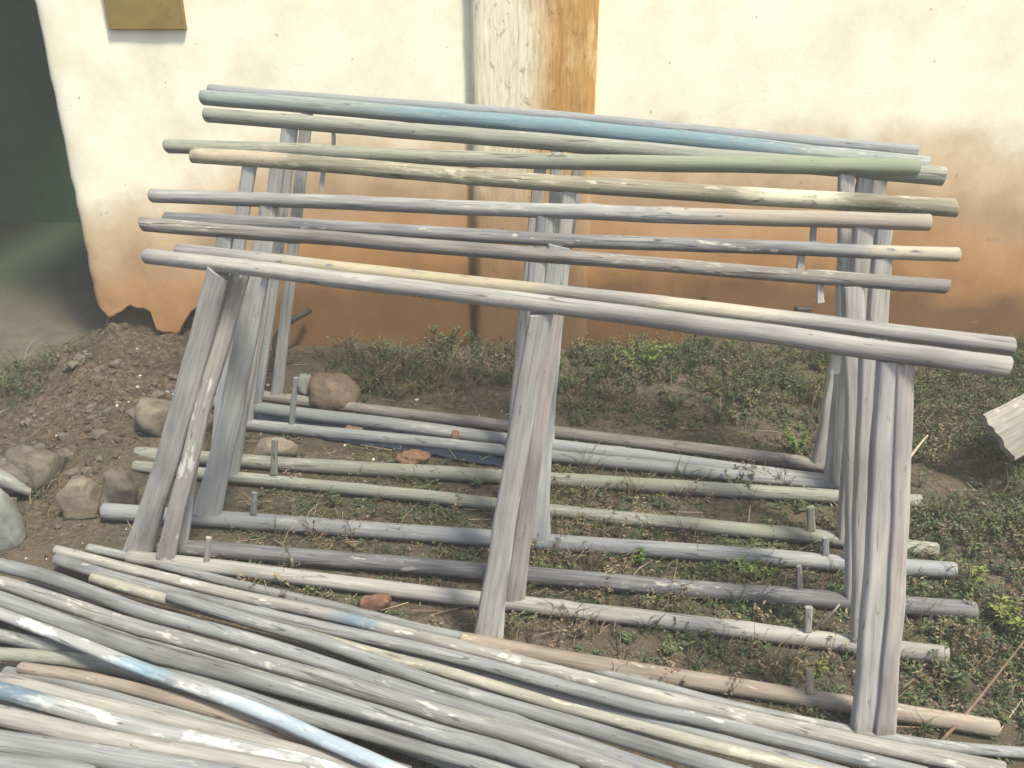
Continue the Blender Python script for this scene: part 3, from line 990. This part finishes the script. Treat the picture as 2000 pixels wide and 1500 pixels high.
# small iron bits on the wall
nx_, nz_ = PTS['nail']
no = pole('nail', [(nx_, WALL_Y + 0.01, nz_), (nx_ + 0.004, WALL_Y - 0.035, nz_ + 0.006)], 0.0035, M_IRON, house, 5, knots=False, sides=8, seg=0.01)
bx, bz = PTS['bracket']
v, f = box_mesh(-0.034, 0.034, -0.03, 0.006, -0.018, 0.018)
br = mesh_obj('bracket', v, f, M_IRON, house, False, (bx, WALL_Y, bz))
br.modifiers.new('edge', 'BEVEL').width = 0.003

# house depth and the dark side yard
v, f = box_mesh(LX + 0.04 - 0.5, 5.4 - 0.5, 0.40, 5.0, -0.1, 2.95)
mesh_obj('side_wall', v, f, M_MUD, house, False).location = (0, 0, 0)
gw = tag(empty('yard_wall', (-4.5, 6.1, 0)), 'dark green painted wall in deep shade across the side yard', 'wall')
v, f = box_mesh(-5.5, 2.3, 0, 0.25, -0.1, 2.9)
mesh_obj('wall_face', v, f, M_GREENWALL, gw, False).location = (0, 0, 0)
v, f = box_mesh(-5.5, 2.2, -2.0, 0.3, 2.55, 2.63)
mesh_obj('unseen_shade_roof', v, f, M_SHADE_ROOF, gw, False).location = (0, 0, 0)  # roof slab out of view, added to keep the side yard dark

# ---------------------------------------------------------------- trestles
TLOOK = [  # top, bottom, leg materials, label; rearmost first
 ('blueband', 'brown', ['leg_cool', 'leg', 'leg'], 'rearmost pole trestle, its top rail painted blue along the middle'),
 ('green', 'cool', ['leg_cool', 'leg_cool', 'leg'], 'second pole trestle from the wall, with smooth green grey top rail'),
 ('greenend', 'cool', ['leg_cool', 'leg', 'leg'], 'third pole trestle from the wall, top rail stained green at its right end'),
 ('lichen', 'green', ['leg_cool', 'leg', 'leg_cool'], 'pole trestle whose rough top rail is crusted with yellowish lichen'),
 ('tanend', 'green', ['leg', 'leg_cool', 'leg'], 'fifth pole trestle from the wall, light grey top rail turning tan at right'),
 ('slate', 'cool', ['leg_cool', 'leg_cool', 'leg'], 'pole trestle with slate grey top rail and bright cut tip at right'),
 ('brown', 'dark', ['leg_cool', 'leg', 'leg'], 'third pole trestle from the front, mottled brown grey top rail'),
 ('yellowtop', 'pale', ['leg_flaky', 'leg_pink', 'leg'], 'second pole trestle from the front, yellow streaked top rail, white flakes on left leg'),
 ('pale', 'orange', ['leg', 'leg', 'leg', 'leg_pink'], 'front pole trestle with pale smooth top rail and three full length legs'),
]
RT = [0.028, 0.026, 0.025, 0.025, 0.021, 0.0185, 0.0175, 0.018, 0.0195]
RB = [0.024, 0.026, 0.022, 0.024, 0.022, 0.025, 0.025, 0.0225, 0.022]
for k, (t, (mt, mb, ml, lab)) in enumerate(zip(TRESTLES, TLOOK)):
    a, c = Vector(t['bottom'][0]), Vector(t['bottom'][1])
    mid = (a + c) / 2
    root = tag(empty('pole_trestle', (mid.x, mid.y, 0)), lab, 'trestle', 'pole trestles standing in a row before the wall')
    rt, rb = RT[k], RB[k]
    a.z = c.z = rb + 0.001
    pole('top_rail', t['top'], rt, W[mt], root, 10 + k, crook=0.004)
    pole('bottom_rail', [a, c], rb, W[mb], root, 30 + k, crook=0.004)
    if 'back' in t:
        pole('back_rail', t['back'], 0.020, W['cool'], root, 50, crook=0.006)
    d = (c - a).normalized()
    nrm = Vector((d.y, -d.x, 0))                      # towards the camera
    for i, (p, q, w) in enumerate(t['legs']):
        p, q = Vector(p), Vector(q)
        ax = (q - p).normalized()
        # butt the head under the top rail, stand the foot on the bottom rail (front trestle: foot in front of it)
        T0, T1 = Vector(t['top'][0]), Vector(t['top'][-1])
        s = (p - T0).dot(d) / (T1 - T0).dot(d)
        Tm = Vector(t['top'][1]); zz = T0.z * (1 - s) ** 2 + (4 * Tm.z - T0.z - T1.z) / 2 * 2 * s * (1 - s) + T1.z * s * s
        p = p + ax * ((zz - rt * (0.95 if k == 8 else 0.7)) - p.z) / ax.z
        if k == 8:
            q = q + ax * (-0.012 - q.z) / ax.z
        else:
            q = q + ax * (rb * 1.6 - q.z) / ax.z
        leg('leg', p, q, w, W[ml[i % len(ml)]], root, k * 5 + i, flare=0.6 if k in (5, 8) else 0.22)
    for i, (p, q, r) in enumerate(t['pegs']):
        leg('peg', q, p, r * 2.0, W[mb if p[2] < 0.5 else 'leg'], root, 70 + k * 4 + i, flare=0.2, dep=0.7)

# ---------------------------------------------------------------- loose poles heaped in front
PLOOK = {
 'a': ('grey', 'thin grey pole along the far edge of the front heap'),
 'b': ('bluespot', 'pale pole with a blue paint spot and hollow left end, far side of the heap'),
 'c': ('flaky2', 'grey pole with white flakes just nearer than the blue spotted pole'),
 'd': ('yellow', 'yellowish pole in the far half of the front heap'),
 'e': ('grey', 'grey pole lying just nearer than the yellowish one in the heap'),
 'f': ('flaky2', 'speckled grey pole entering at the left edge, uppermost there in the heap'),
 'g': ('flaky', 'thick grey pole with pale flakes, second from the top at the left edge'),
 'h': ('grey', 'plain thick grey pole just above the white and blue painted one'),
 'i': ('bluewhite', 'white and blue painted pole lying aslant on top of the front heap'),
 'j': ('green', 'greenish grey pole passing under the white and blue painted one'),
 'k': ('orange', 'orange beige pole just below the white and blue painted one'),
 'l': ('whiteblue', 'thick white painted pole with dark blue stain at the left edge'),
 'm': ('pale', 'pale grey pole just nearer than the thick white painted one'),
 'n': ('grey', 'grey pole at the lower left corner of the heap'),
 'o': ('grey', 'nearest pole, only a sliver at the bottom left corner'),
 'u': ('grey', 'shadowed grey pole between the plain thick one and the white and blue one'),
 'v': ('grey', 'grey pole lying alongside the orange beige one on its near side'),
 'w': ('pale', 'pale grey pole resting against the far side of the thick white painted one'),
 'x': ('brown', 'brownish pole in the bottom layer, beneath the orange beige one'),
 'y': ('brown', 'brownish pole in the middle layer, showing in gaps above the white and blue one'),
 'z': ('grey', 'grey pole in the middle layer, showing in gaps below the orange beige one'),
 'p': ('grey', 'grey pole in the bottom layer of the heap, beneath the speckled poles'),
 'q': ('brown', 'brownish pole in the bottom layer of the heap, beneath the yellowish one'),
 'r': ('grey', 'grey pole in the bottom layer, beneath the white and blue painted one'),
 's': ('brown', 'brownish pole in the bottom layer, beneath the thick white painted one'),
 't': ('cool', 'blue grey pole in the bottom layer at the far side of the heap'),
}
for i, (n, r, pts) in enumerate(PILE):
    mt, lab = PLOOK[n]
    P = [Vector(p) for p in pts]
    o = pole('loose_pole', P, r * 0.80, W[mt], None, 100 + i, crook=0.004, sides=18)
    tag(o, lab, 'pole', 'loose poles heaped in front')

# ---------------------------------------------------------------- stones, bricks and odd pieces
rock('boulder', PTS['boulder'], (0.105, 0.09, 0.085), M_STONE_R, 3.1, 'rounded reddish boulder behind the rearmost bottom rail', rough=0.12, boxy=0.25)
rock('stone', PTS['stone_a'], (0.045, 0.05, 0.055), M_STONE_G, 5.7, 'small grey stone leaning left of the reddish boulder', rough=0.25)
rock('stone', PTS['stone_b'], (0.085, 0.08, 0.075), M_STONE_P, 8.2, 'rounded pale stone beside the left legs of the trestles', rough=0.14)
rock('stone', PTS['stone_c'], (0.05, 0.05, 0.05), M_STONE_P, 9.9, 'small pale stone between the left legs of the trestles')
rock('boulder', PTS['boulder_l'], (0.12, 0.10, 0.085), M_STONE, 12.4, 'smooth grey brown boulder near the left edge', rough=0.10)
rock('boulder', PTS['boulder_l2'], (0.10, 0.09, 0.07), M_STONE, 14.4, 'darker boulder cut by the left edge beside the split timber', rough=0.10)
rock('rubble_block', PTS['block_a'], (0.075, 0.06, 0.07), M_STONE_P, 16.0, 'squarish pinkish block with a crack left of the trestles', 'block', rough=0.16, boxy=0.45, rotz=0.3)
rock('rubble_block', PTS['block_b'], (0.07, 0.07, 0.075), M_STONE, 18.3, 'rounded brown block just left of the third bottom rail end', 'block', rough=0.18, boxy=0.3)
rock('brick_fragment', PTS['brick_a'], (0.042, 0.03, 0.022), M_BRICK, 21.0, 'flat pinkish brick fragment between the rear bottom rails', 'brick', rough=0.2, boxy=0.5, sink=0.1)
rock('brick_fragment', PTS['brick_b'], (0.015, 0.018, 0.032), M_BRICK, 23.0, 'upright orange brick fragment beside a rear bottom rail', 'brick', rough=0.2, boxy=0.5, sink=0.1)
rock('brick_fragment', PTS['brick_c'], (0.06, 0.04, 0.03), M_BRICK, 25.0, 'larger brown brick lump behind the fourth bottom rail', 'brick', rough=0.25, boxy=0.3, sink=0.2)
rock('stone', PTS['dome'], (0.085, 0.05, 0.045), M_STONE_P, 27.0, 'flat domed pale stone behind the left peg', rough=0.1)
rock('rubble_block', PTS['foot_block'], (0.05, 0.04, 0.04), M_BRICK, 29.0, 'brown block propped under the second front bottom rail', 'block', rough=0.12, boxy=0.6, sink=0.2)
# grey concrete lump at the left edge
rock('concrete_lump', PTS['slab'], (0.10, 0.10, 0.085), M_STONE_G, 31.0, 'smooth blue grey concrete lump cut by the left edge', 'block', rough=0.07, boxy=0.45, rotz=0.6, sink=0.2)
# split timber
t0, t1 = PTS['timber0'], PTS['timber1']
tm = pole('split_timber', [t0, ((t0[0] + t1[0]) / 2, (t0[1] + t1[1]) / 2, (t0[2] + t1[2]) / 2 + 0.01), t1], 0.024, W['flaky'], None, 61, taper=0.9, crook=0.004)
tag(tm, 'pale split timber end leaning at the left edge', 'timber')
# bent rubber hose at the wall foot
hz = PTS['hose']
tag(pole('bent_hose', hz, 0.014, M_RUBBER, None, 63, knots=False, sides=12, seg=0.012), 'bent black hose arching against the foot of the wall', 'hose')
# weathered board at the right edge
b0, b1, b2 = [Vector(p) for p in PTS['board']]
uy = Vector((0.85, 0.50, 0.10)).normalized()
bw = (b1 - b0).length
def board():
    V, F = [], []
    n1, n2 = 18, 30
    th = 0.020
    for s in (0, 1):
        for i in range(n1 + 1):
            for j in range(n2 + 1):
                u, w = i / n1, j / n2
                e = (0.018 * fbm(u * 4, 0.4, 3) + 0.006 * fbm(u * 22, 0.4, 5)) * max(0, 1 - w * 6)
                z = 0.008 * n3(u * 2, w * 3, 1) + 0.003 * n3(u * 13, w * 1.5, 5) - s * th
                V.append((w * 0.75 + e, (u + 0.012 * fbm(w * 4, 9.0, 1) * (1 if u > 0.5 else -1)) * bw, z))
    m = (n1 + 1) * (n2 + 1)
    at = lambda s, i, j: s * m + i * (n2 + 1) + j
    for i in range(n1):
        for j in range(n2):
            F.append((at(0, i, j), at(0, i, j + 1), at(0, i + 1, j + 1), at(0, i + 1, j)))
            F.append((at(1, i, j), at(1, i + 1, j), at(1, i + 1, j + 1), at(1, i, j + 1)))
    for i in range(n1):
        F.append((at(0, i, 0), at(0, i + 1, 0), at(1, i + 1, 0), at(1, i, 0)))
    for j in range(n2):
        F.append((at(0, 0, j), at(1, 0, j), at(1, 0, j + 1), at(0, 0, j + 1)))
        F.append((at(0, n1, j), at(0, n1, j + 1), at(1, n1, j + 1), at(1, n1, j)))
    return V, F
V, F = board()
from mathutils import Matrix
yv = (b1 - b0) - uy * (b1 - b0).dot(uy); yv.normalize()
bq = Matrix((uy, yv, uy.cross(yv))).transposed().to_quaternion()
# keep the seen face upwards
tag(mesh_obj('weathered_board', V, F, wood('weathered_board_wood', (0.30, 0.28, 0.24), (0.46, 0.44, 0.38), patch=(0.75, 0.73, 0.66), amt=0.0, dim=0.6), None, False, b0, bq), 'wide weathered board jutting in from the right edge over the weeds', 'board')
# stones that carry the board
rock('stone', (b0.x + 0.34, b0.y + 0.05, 0), (0.08, 0.08, 0.12), M_STONE_G, 33.0, 'grey stone under the weathered board at the right edge', sink=0.15)
# dark sheet added to paint in the bluish shadow between the rear rails
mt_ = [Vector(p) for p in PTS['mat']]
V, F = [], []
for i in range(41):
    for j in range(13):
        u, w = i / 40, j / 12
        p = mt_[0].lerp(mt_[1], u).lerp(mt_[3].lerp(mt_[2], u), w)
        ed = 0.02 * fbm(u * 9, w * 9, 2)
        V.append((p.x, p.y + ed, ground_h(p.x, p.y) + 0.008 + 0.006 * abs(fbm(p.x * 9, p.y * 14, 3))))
for i in range(40):
    for j in range(12):
        F.append((i * 13 + j, i * 13 + j + 1, (i + 1) * 13 + j + 1, (i + 1) * 13 + j)[::-1])
so = tag(mesh_obj('shadow_sheet', V, F, M_SHADOW), 'dark blue sheet painting in the shadow on the soil between the rear bottom rails', 'sheet')
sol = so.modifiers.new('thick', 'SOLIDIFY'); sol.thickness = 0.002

# sticks
def stick(key, r, mat, label, seed):
    tag(pole('dry_stick', PTS[key], r, mat, None, seed, knots=False, sides=8, seg=0.02, crook=0.006, taper=0.8), label, 'stick')
stick('stick_a', 0.005, M_TWIGPALE, 'pale dry stick rising beside the right legs', 201)
stick('stick_b', 0.003, M_BARK, 'reddish bare twig slanting up at the lower right edge', 202)
stick('stick_c', 0.004, M_TWIGPALE, 'thin pale stick leaning between the two front bottom rails at right', 203)
stick('stick_d', 0.004, M_BARK, 'short reddish stick right of the middle leg', 204)
stick('stick_e', 0.004, M_BARK, 'thin twig hanging below the weathered board', 205)

# ---------------------------------------------------------------- weeds, grass and litter
class Leaves:
    def __init__(s): s.v = []; s.f = []; s.c = []
    def leaf(s, p, d, up, L, w, col):
        side = d.cross(up)
        if side.length < 1e-4: side = Vector((1, 0, 0))
        side.normalize()
        nrm = side.cross(d)
        i = len(s.v)
        m = p + d * L * 0.45 - nrm * L * 0.05
        tip = p + d * L - nrm * L * 0.22
        s.v += [p, m + side * w * 0.5 + nrm * w * 0.15, tip, m - side * w * 0.5 + nrm * w * 0.15]
        s.f.append((i, i + 1, i + 2, i + 3)); s.c += [col] * 4
    def stem(s, p, q, r, col):
        d = (q - p); a = d.orthogonal().normalized() * r; b = d.cross(a).normalized() * r
        i = len(s.v)
        for c, k in ((p, 1.0), (q, 0.5)):
            s.v += [c + a * k, c + (-a * 0.5 + b * 0.87) * k, c + (-a * 0.5 - b * 0.87) * k]
        s.f += [(i, i + 1, i + 4, i + 3), (i + 1, i + 2, i + 5, i + 4), (i + 2, i, i + 3, i + 5)]; s.c += [col] * 6
    def build(s, name, parent=None, loc=(0, 0, 0)):
        L = Vector(loc)
        o = mesh_obj(name, [v - L for v in s.v], s.f, M_LEAF, parent, False, loc)
        ca = o.data.color_attributes.new('Col', 'FLOAT_COLOR', 'POINT')
        flat = []
        for c in s.c: flat += [c[0], c[1], c[2], 1.0]
        ca.data.foreach_set('color', flat)
        return o

R = random.Random(77)
GREENS = [(0.068, 0.104, 0.042), (0.088, 0.118, 0.052), (0.057, 0.087, 0.040), (0.104, 0.127, 0.054), (0.080, 0.100, 0.054)]
DRY = [(0.177, 0.147, 0.088), (0.136, 0.112, 0.068), (0.236, 0.201, 0.130), (0.118, 0.097, 0.061), (0.153, 0.118, 0.077)]
def vary(c, k=0.25):
    m = 1 + R.uniform(-k, k)
    return (c[0] * m * R.uniform(0.9, 1.1), c[1] * m, c[2] * m * R.uniform(0.85, 1.15))

def in_heap(x, y): return y < 2.02 - 0.265 * (x + 1.0) - (0.0 if x < 0.6 else 0.02)

def herb(L, x, y, h, n, greens, spread=0.05, size=0.016, stems=5):
    z = ground_h(x, y)
    base = Vector((x, y, z - 0.004))
    c0 = R.choice(greens)
    tips = []
    for k in range(stems):
        a = R.uniform(0, 6.283)
        t = base + Vector((math.cos(a) * spread * R.uniform(0.3, 1), math.sin(a) * spread * R.uniform(0.3, 1), h * R.uniform(0.5, 1.0)))
        tips.append(t)
        L.stem(base, t, 0.0011, vary((c0[0] * 1.1, c0[1] * 0.85, c0[2] * 0.9)))
    for k in range(n):
        t = R.choice(tips)
        p = base.lerp(t, R.uniform(0.2, 1.0))
        a = R.uniform(0, 6.283)
        d = Vector((math.cos(a), math.sin(a), R.uniform(-0.1, 0.9))).normalized()
        s = size * R.uniform(0.5, 1.3)
        L.leaf(p, d, Vector((0, 0, 1)), s, s * R.uniform(0.35, 0.6), vary(c0))

def blade_tuft(L, x, y, h, n, cols, lean=0.6):
    z = ground_h(x, y)
    for k in range(n):
        a = R.uniform(0, 6.283)
        p = Vector((x + R.gauss(0, 0.012), y + R.gauss(0, 0.012), z - 0.004))
        ln = R.uniform(0.1, lean)
        hh = h * R.uniform(0.4, 1.1)
        d = Vector((math.cos(a) * ln, math.sin(a) * ln, 1)).normalized()
        m = p + d * hh * 0.6
        d2 = Vector((math.cos(a) * ln * 2.4, math.sin(a) * ln * 2.4, 0.75)).normalized()
        q = m + d2 * hh * 0.5
        w = R.uniform(0.0010, 0.0026)
        sd = d.cross(Vector((math.cos(a + 1), math.sin(a + 1), 0.2))).normalized() * w
        i = len(L.v); c = vary(R.choice(cols))
        L.v += [p - sd, p + sd, m + sd * 0.8, m - sd * 0.8, q]
        L.f += [(i, i + 1, i + 2, i + 3), (i + 3, i + 2, i + 4)]; L.c += [c] * 5

def weed_density(x, y):
    d = 0.0
    d = max(d, 1.0 / (1 + math.exp(max(-50, min(50, -(x - 1.18) * 14)))))                                   # right of the trestles
    if x > -0.05: d = max(d, 0.95 * math.exp(-((y - 3.4) / 0.30) ** 4) * min(1, (x - 0.15) / 0.3 if x > 0.15 else 0))
    if -1.0 < x < 0.15: d = max(d, 0.8 * math.exp(-((y - 3.50) / 0.24) ** 4) * math.exp(-((x + 0.30) / 0.42) ** 4))
    if 0.0 < x < 1.3 and 1.5 < y < 2.9: d = max(d, 0.32)
    if -0.9 < x <= 0.0 and 1.85 < y < 2.75: d = max(d, 0.13)
    d = max(d, 0.9 * math.exp(-(((x + 2.1) / 0.30) ** 2 + ((y - 3.3) / 0.14) ** 2)))
    d = max(d, 0.7 * math.exp(-(((x + 1.52) / 0.12) ** 2 + ((y - 2.46) / 0.12) ** 2)))
    if x < -1.0 and not (x < -1.85 and y > 3.1) : d = min(d, 0.75) * (1.0 if (x + 1.52) ** 2 + (y - 2.46) ** 2 < 0.03 else 0.06)
    if y > WALL_Y - 0.05 and x > -2.1: d = 0
    return d

LG, LD = Leaves(), Leaves()
for k in range(30000):
    x = R.uniform(-2.5, 2.5); y = R.uniform(1.35, 3.72)
    if in_heap(x, y): continue
    if x > 0.62 * y + 0.35 or x < -0.62 * y - 0.45: continue
    d = weed_density(x, y)
    patch = 0.5 + 0.9 * fbm(x * 2.4, y * 2.4, 12.0)
    if R.random() > d * min(1.0, max(0.05, patch + 0.12)): continue
    dryness = 0.5 + 0.8 * fbm(x * 1.9 + 5, y * 1.9, 31.0)
    near_wall = y > 3.15
    if R.random() < (0.48 if dryness > 0.52 else 0.15):
        if R.random() < 0.5: blade_tuft(LD, x, y, R.uniform(0.04, 0.13), R.randint(8, 18), DRY, 0.9)
        else: herb(LD, x, y, R.uniform(0.03, 0.12), R.randint(14, 34), DRY, 0.05, 0.013)
    else:
        if R.random() < 0.25: blade_tuft(LG, x, y, R.uniform(0.04, 0.10), R.randint(8, 16), GREENS, 0.8)
        else: herb(LG, x, y, R.uniform(0.02, 0.05) + (0.07 if near_wall or x > 1.3 else 0) * R.random(), R.randint(22, 52), GREENS, R.uniform(0.03, 0.065), R.uniform(0.009, 0.016))
# low creeping cover on the soil between the rails
for k in range(6000):
    x = R.uniform(-0.9, 1.35); y = R.uniform(1.5, 3.2)
    pt = fbm(x * 3.1, y * 3.1, 44.0) + 0.12 * x
    if pt < 0.10 or in_heap(x, y): continue
    herb(LG if R.random() < 0.6 else LD, x, y, R.uniform(0.006, 0.03), R.randint(8, 18), GREENS if R.random() < 0.7 else DRY, 0.035, 0.011, 3)
tag(LG.build('weeds'), 'low green weeds growing over the soil', 'weeds', None, 'stuff')
tag(LD.build('dry_grass'), 'dry brown grass and dead weeds among the green', 'grass', None, 'stuff')

# single plants one can pick out
def plant(key, h, n, spread, size, greens, label, stems=7, name='weed_plant'):
    x, y, _ = PTS[key]
    z = ground_h(x, y)
    root = tag(empty(name, (x, y, z)), label, 'plant')
    S, L = Leaves(), Leaves()
    base = Vector((x, y, z - 0.004)); tips = []
    for k in range(stems):
        a = R.uniform(0, 6.283)
        t = base + Vector((math.cos(a) * spread * R.uniform(0.3, 1), math.sin(a) * spread * R.uniform(0.3, 1), h * R.uniform(0.55, 1.0)))
        tips.append(t); S.stem(base, t, 0.0014, vary((0.10, 0.10, 0.05)))
    for k in range(n):
        p = base.lerp(R.choice(tips), R.uniform(0.15, 1.0))
        a = R.uniform(0, 6.283)
        d = Vector((math.cos(a), math.sin(a), R.uniform(-0.1, 0.9))).normalized()
        s = size * R.uniform(0.5, 1.3)
        L.leaf(p, d, Vector((0, 0, 1)), s, s * R.uniform(0.35, 0.6), vary(R.choice(greens)))
    L.build('leaves', root, (x, y, z)); S.build('stem', root, (x, y, z))
BRIGHT = [(0.10, 0.17, 0.04), (0.13, 0.20, 0.05)]
LIME = [(0.17, 0.20, 0.045), (0.14, 0.18, 0.045)]
plant('tuft_a', 0.06, 90, 0.04, 0.016, GREENS, 'small dark green plant on the fifth bottom rail, left of middle')
plant('tuft_b', 0.035, 420, 0.09, 0.013, GREENS, 'flat green clump just right of the front middle leg')
plant('tuft_c', 0.085, 120, 0.025, 0.014, BRIGHT, 'little upright green plant in front of the blue grey bottom rail')
plant('tuft_d', 0.075, 380, 0.085, 0.013, BRIGHT, 'bushy green plant overlapping the blue grey bottom rail at right')
plant('tuft_e', 0.10, 170, 0.06, 0.022, LIME, 'yellow green leafy plant at the right edge')
plant('tuft_f', 0.06, 80, 0.05, 0.016, LIME, 'small yellow green plant by the right ends of the bottom rails')
plant('tuft_g', 0.11, 60, 0.05, 0.014, LIME, 'thin plant with yellow tips beside the front right peg')
plant('tuft_h', 0.08, 260, 0.10, 0.014, GREENS, 'dark green plant behind the fifth bottom rail at right')
plant('tuft_k', 0.07, 200, 0.08, 0.014, GREENS, 'green plant right of the front right leg')
plant('tuft_l', 0.10, 160, 0.07, 0.015, GREENS, 'loose green plant by the right end of the front bottom rail')
plant('weed_r', 0.16, 520, 0.14, 0.017, BRIGHT, 'leafy green bush against the wall right of the pilaster', 12)
plant('tuft_j', 0.10, 380, 0.09, 0.014, BRIGHT, 'bright green plant behind the rear bottom rail near the right legs', 10)
plant('weed_c', 0.14, 480, 0.13, 0.017, GREENS, 'dark green bush against the wall left of the middle legs', 12)

# pebbles, clods and plaster crumbs
pv, pf = [], []
ico = [(0, 0, 1), (0.89, 0, 0.45), (0.28, 0.85, 0.45), (-0.72, 0.53, 0.45), (-0.72, -0.53, 0.45), (0.28, -0.85, 0.45), (0.72, 0.53, -0.45), (-0.28, 0.85, -0.45), (-0.89, 0, -0.45), (-0.28, -0.85, -0.45), (0.72, -0.53, -0.45), (0, 0, -1)]
icf = [(0, 1, 2), (0, 2, 3), (0, 3, 4), (0, 4, 5), (0, 5, 1), (1, 6, 2), (2, 7, 3), (3, 8, 4), (4, 9, 5), (5, 10, 1), (6, 7, 2), (7, 8, 3), (8, 9, 4), (9, 10, 5), (10, 6, 1), (11, 7, 6), (11, 8, 7), (11, 9, 8), (11, 10, 9), (11, 6, 10)]
def pebbles(name, n, fn, smin, smax, mat, label):
    V, F = [], []
    for k in range(n):
        x, y = fn()
        if y > WALL_Y - 0.06: continue
        s = smin * (smax / smin) ** (R.random() ** 2)
        z = ground_h(x, y)
        i = len(V); a = R.uniform(0, 6.28); fl = R.uniform(0.45, 0.9)
        for (u, v_, w) in ico:
            j = R.uniform(0.75, 1.2)
            V.append((x + (u * math.cos(a) - v_ * math.sin(a) * 0.75) * s * j, y + (u * math.sin(a) + v_ * math.cos(a) * 0.75) * s * j, z + s * 0.2 + w * s * fl * j))
        F += [tuple(q + i for q in t) for t in icf]
    tag(mesh_obj(name, V, F, mat, None, False), label, 'rubble', None, 'stuff')
pebbles('soil_clods', 2600, lambda: (R.uniform(-2.3, 1.5), R.uniform(1.5, 3.7)), 0.003, 0.013, M_MUD, 'brown clods and crumbs of soil')
pebbles('mound_rubble', 300, lambda: (R.gauss(-1.6, 0.28), R.gauss(3.1, 0.33)), 0.006, 0.024, M_MUD, 'rough stones and clods on the soil mound at left')
pebbles('loose_rubble', 90, lambda: (R.gauss(-1.62, 0.2), R.gauss(3.0, 0.3)), 0.012, 0.045, M_STONE, 'half buried stones in the soil mound at left')
pebbles('plaster_crumbs', 110, lambda: (R.gauss(-1.1, 0.6), R.uniform(1.8, 3.5)), 0.003, 0.011, M_CHIP, 'pale crumbs of plaster on the soil')
# fallen twigs and straw
LT = Leaves()
for k in range(700):
    x = R.uniform(-1.3, 1.9); y = R.uniform(1.5, 3.6)
    if k > 480: x, y = R.gauss(-1.62, 0.2), R.gauss(3.2, 0.25)
    if in_heap(x, y): continue
    a = R.uniform(0, 6.28); l = R.uniform(0.03, 0.12)
    p = Vector((x, y, ground_h(x, y) + 0.006)); x2, y2 = x + math.cos(a) * l, y + math.sin(a) * l
    LT.stem(p, Vector((x2, y2, ground_h(x2, y2) + R.uniform(0.004, 0.04))), R.uniform(0.0008, 0.002), vary(R.choice([(0.33, 0.27, 0.18), (0.22, 0.165, 0.10), (0.38, 0.32, 0.23)] if k <= 480 else [(0.12, 0.085, 0.055), (0.17, 0.12, 0.08)])))
tag(LT.build('straw'), 'scattered dry straw and fine twigs', 'straw', None, 'stuff')

# ---------------------------------------------------------------- dusty air
hm = bpy.data.materials.new('dusty_air')
hm.use_nodes = True
hn = hm.node_tree
hn.nodes.clear()
ho = hn.nodes.new('ShaderNodeOutputMaterial')
hv = hn.nodes.new('ShaderNodeVolumePrincipled')
hv.inputs['Density'].default_value = 0.017
hv.inputs['Color'].default_value = (0.95, 0.95, 0.90, 1)
hv.inputs['Density Attribute'].default_value = ''
hm.cycles.homogeneous_volume = True
hn.links.new(hv.outputs[0], ho.inputs['Volume'])
v, f = box_mesh(-160, 165, -75, 240, -1.2, 3.3)
tag(mesh_obj('haze', v, f, hm, None, False), None, None, None, 'stuff')
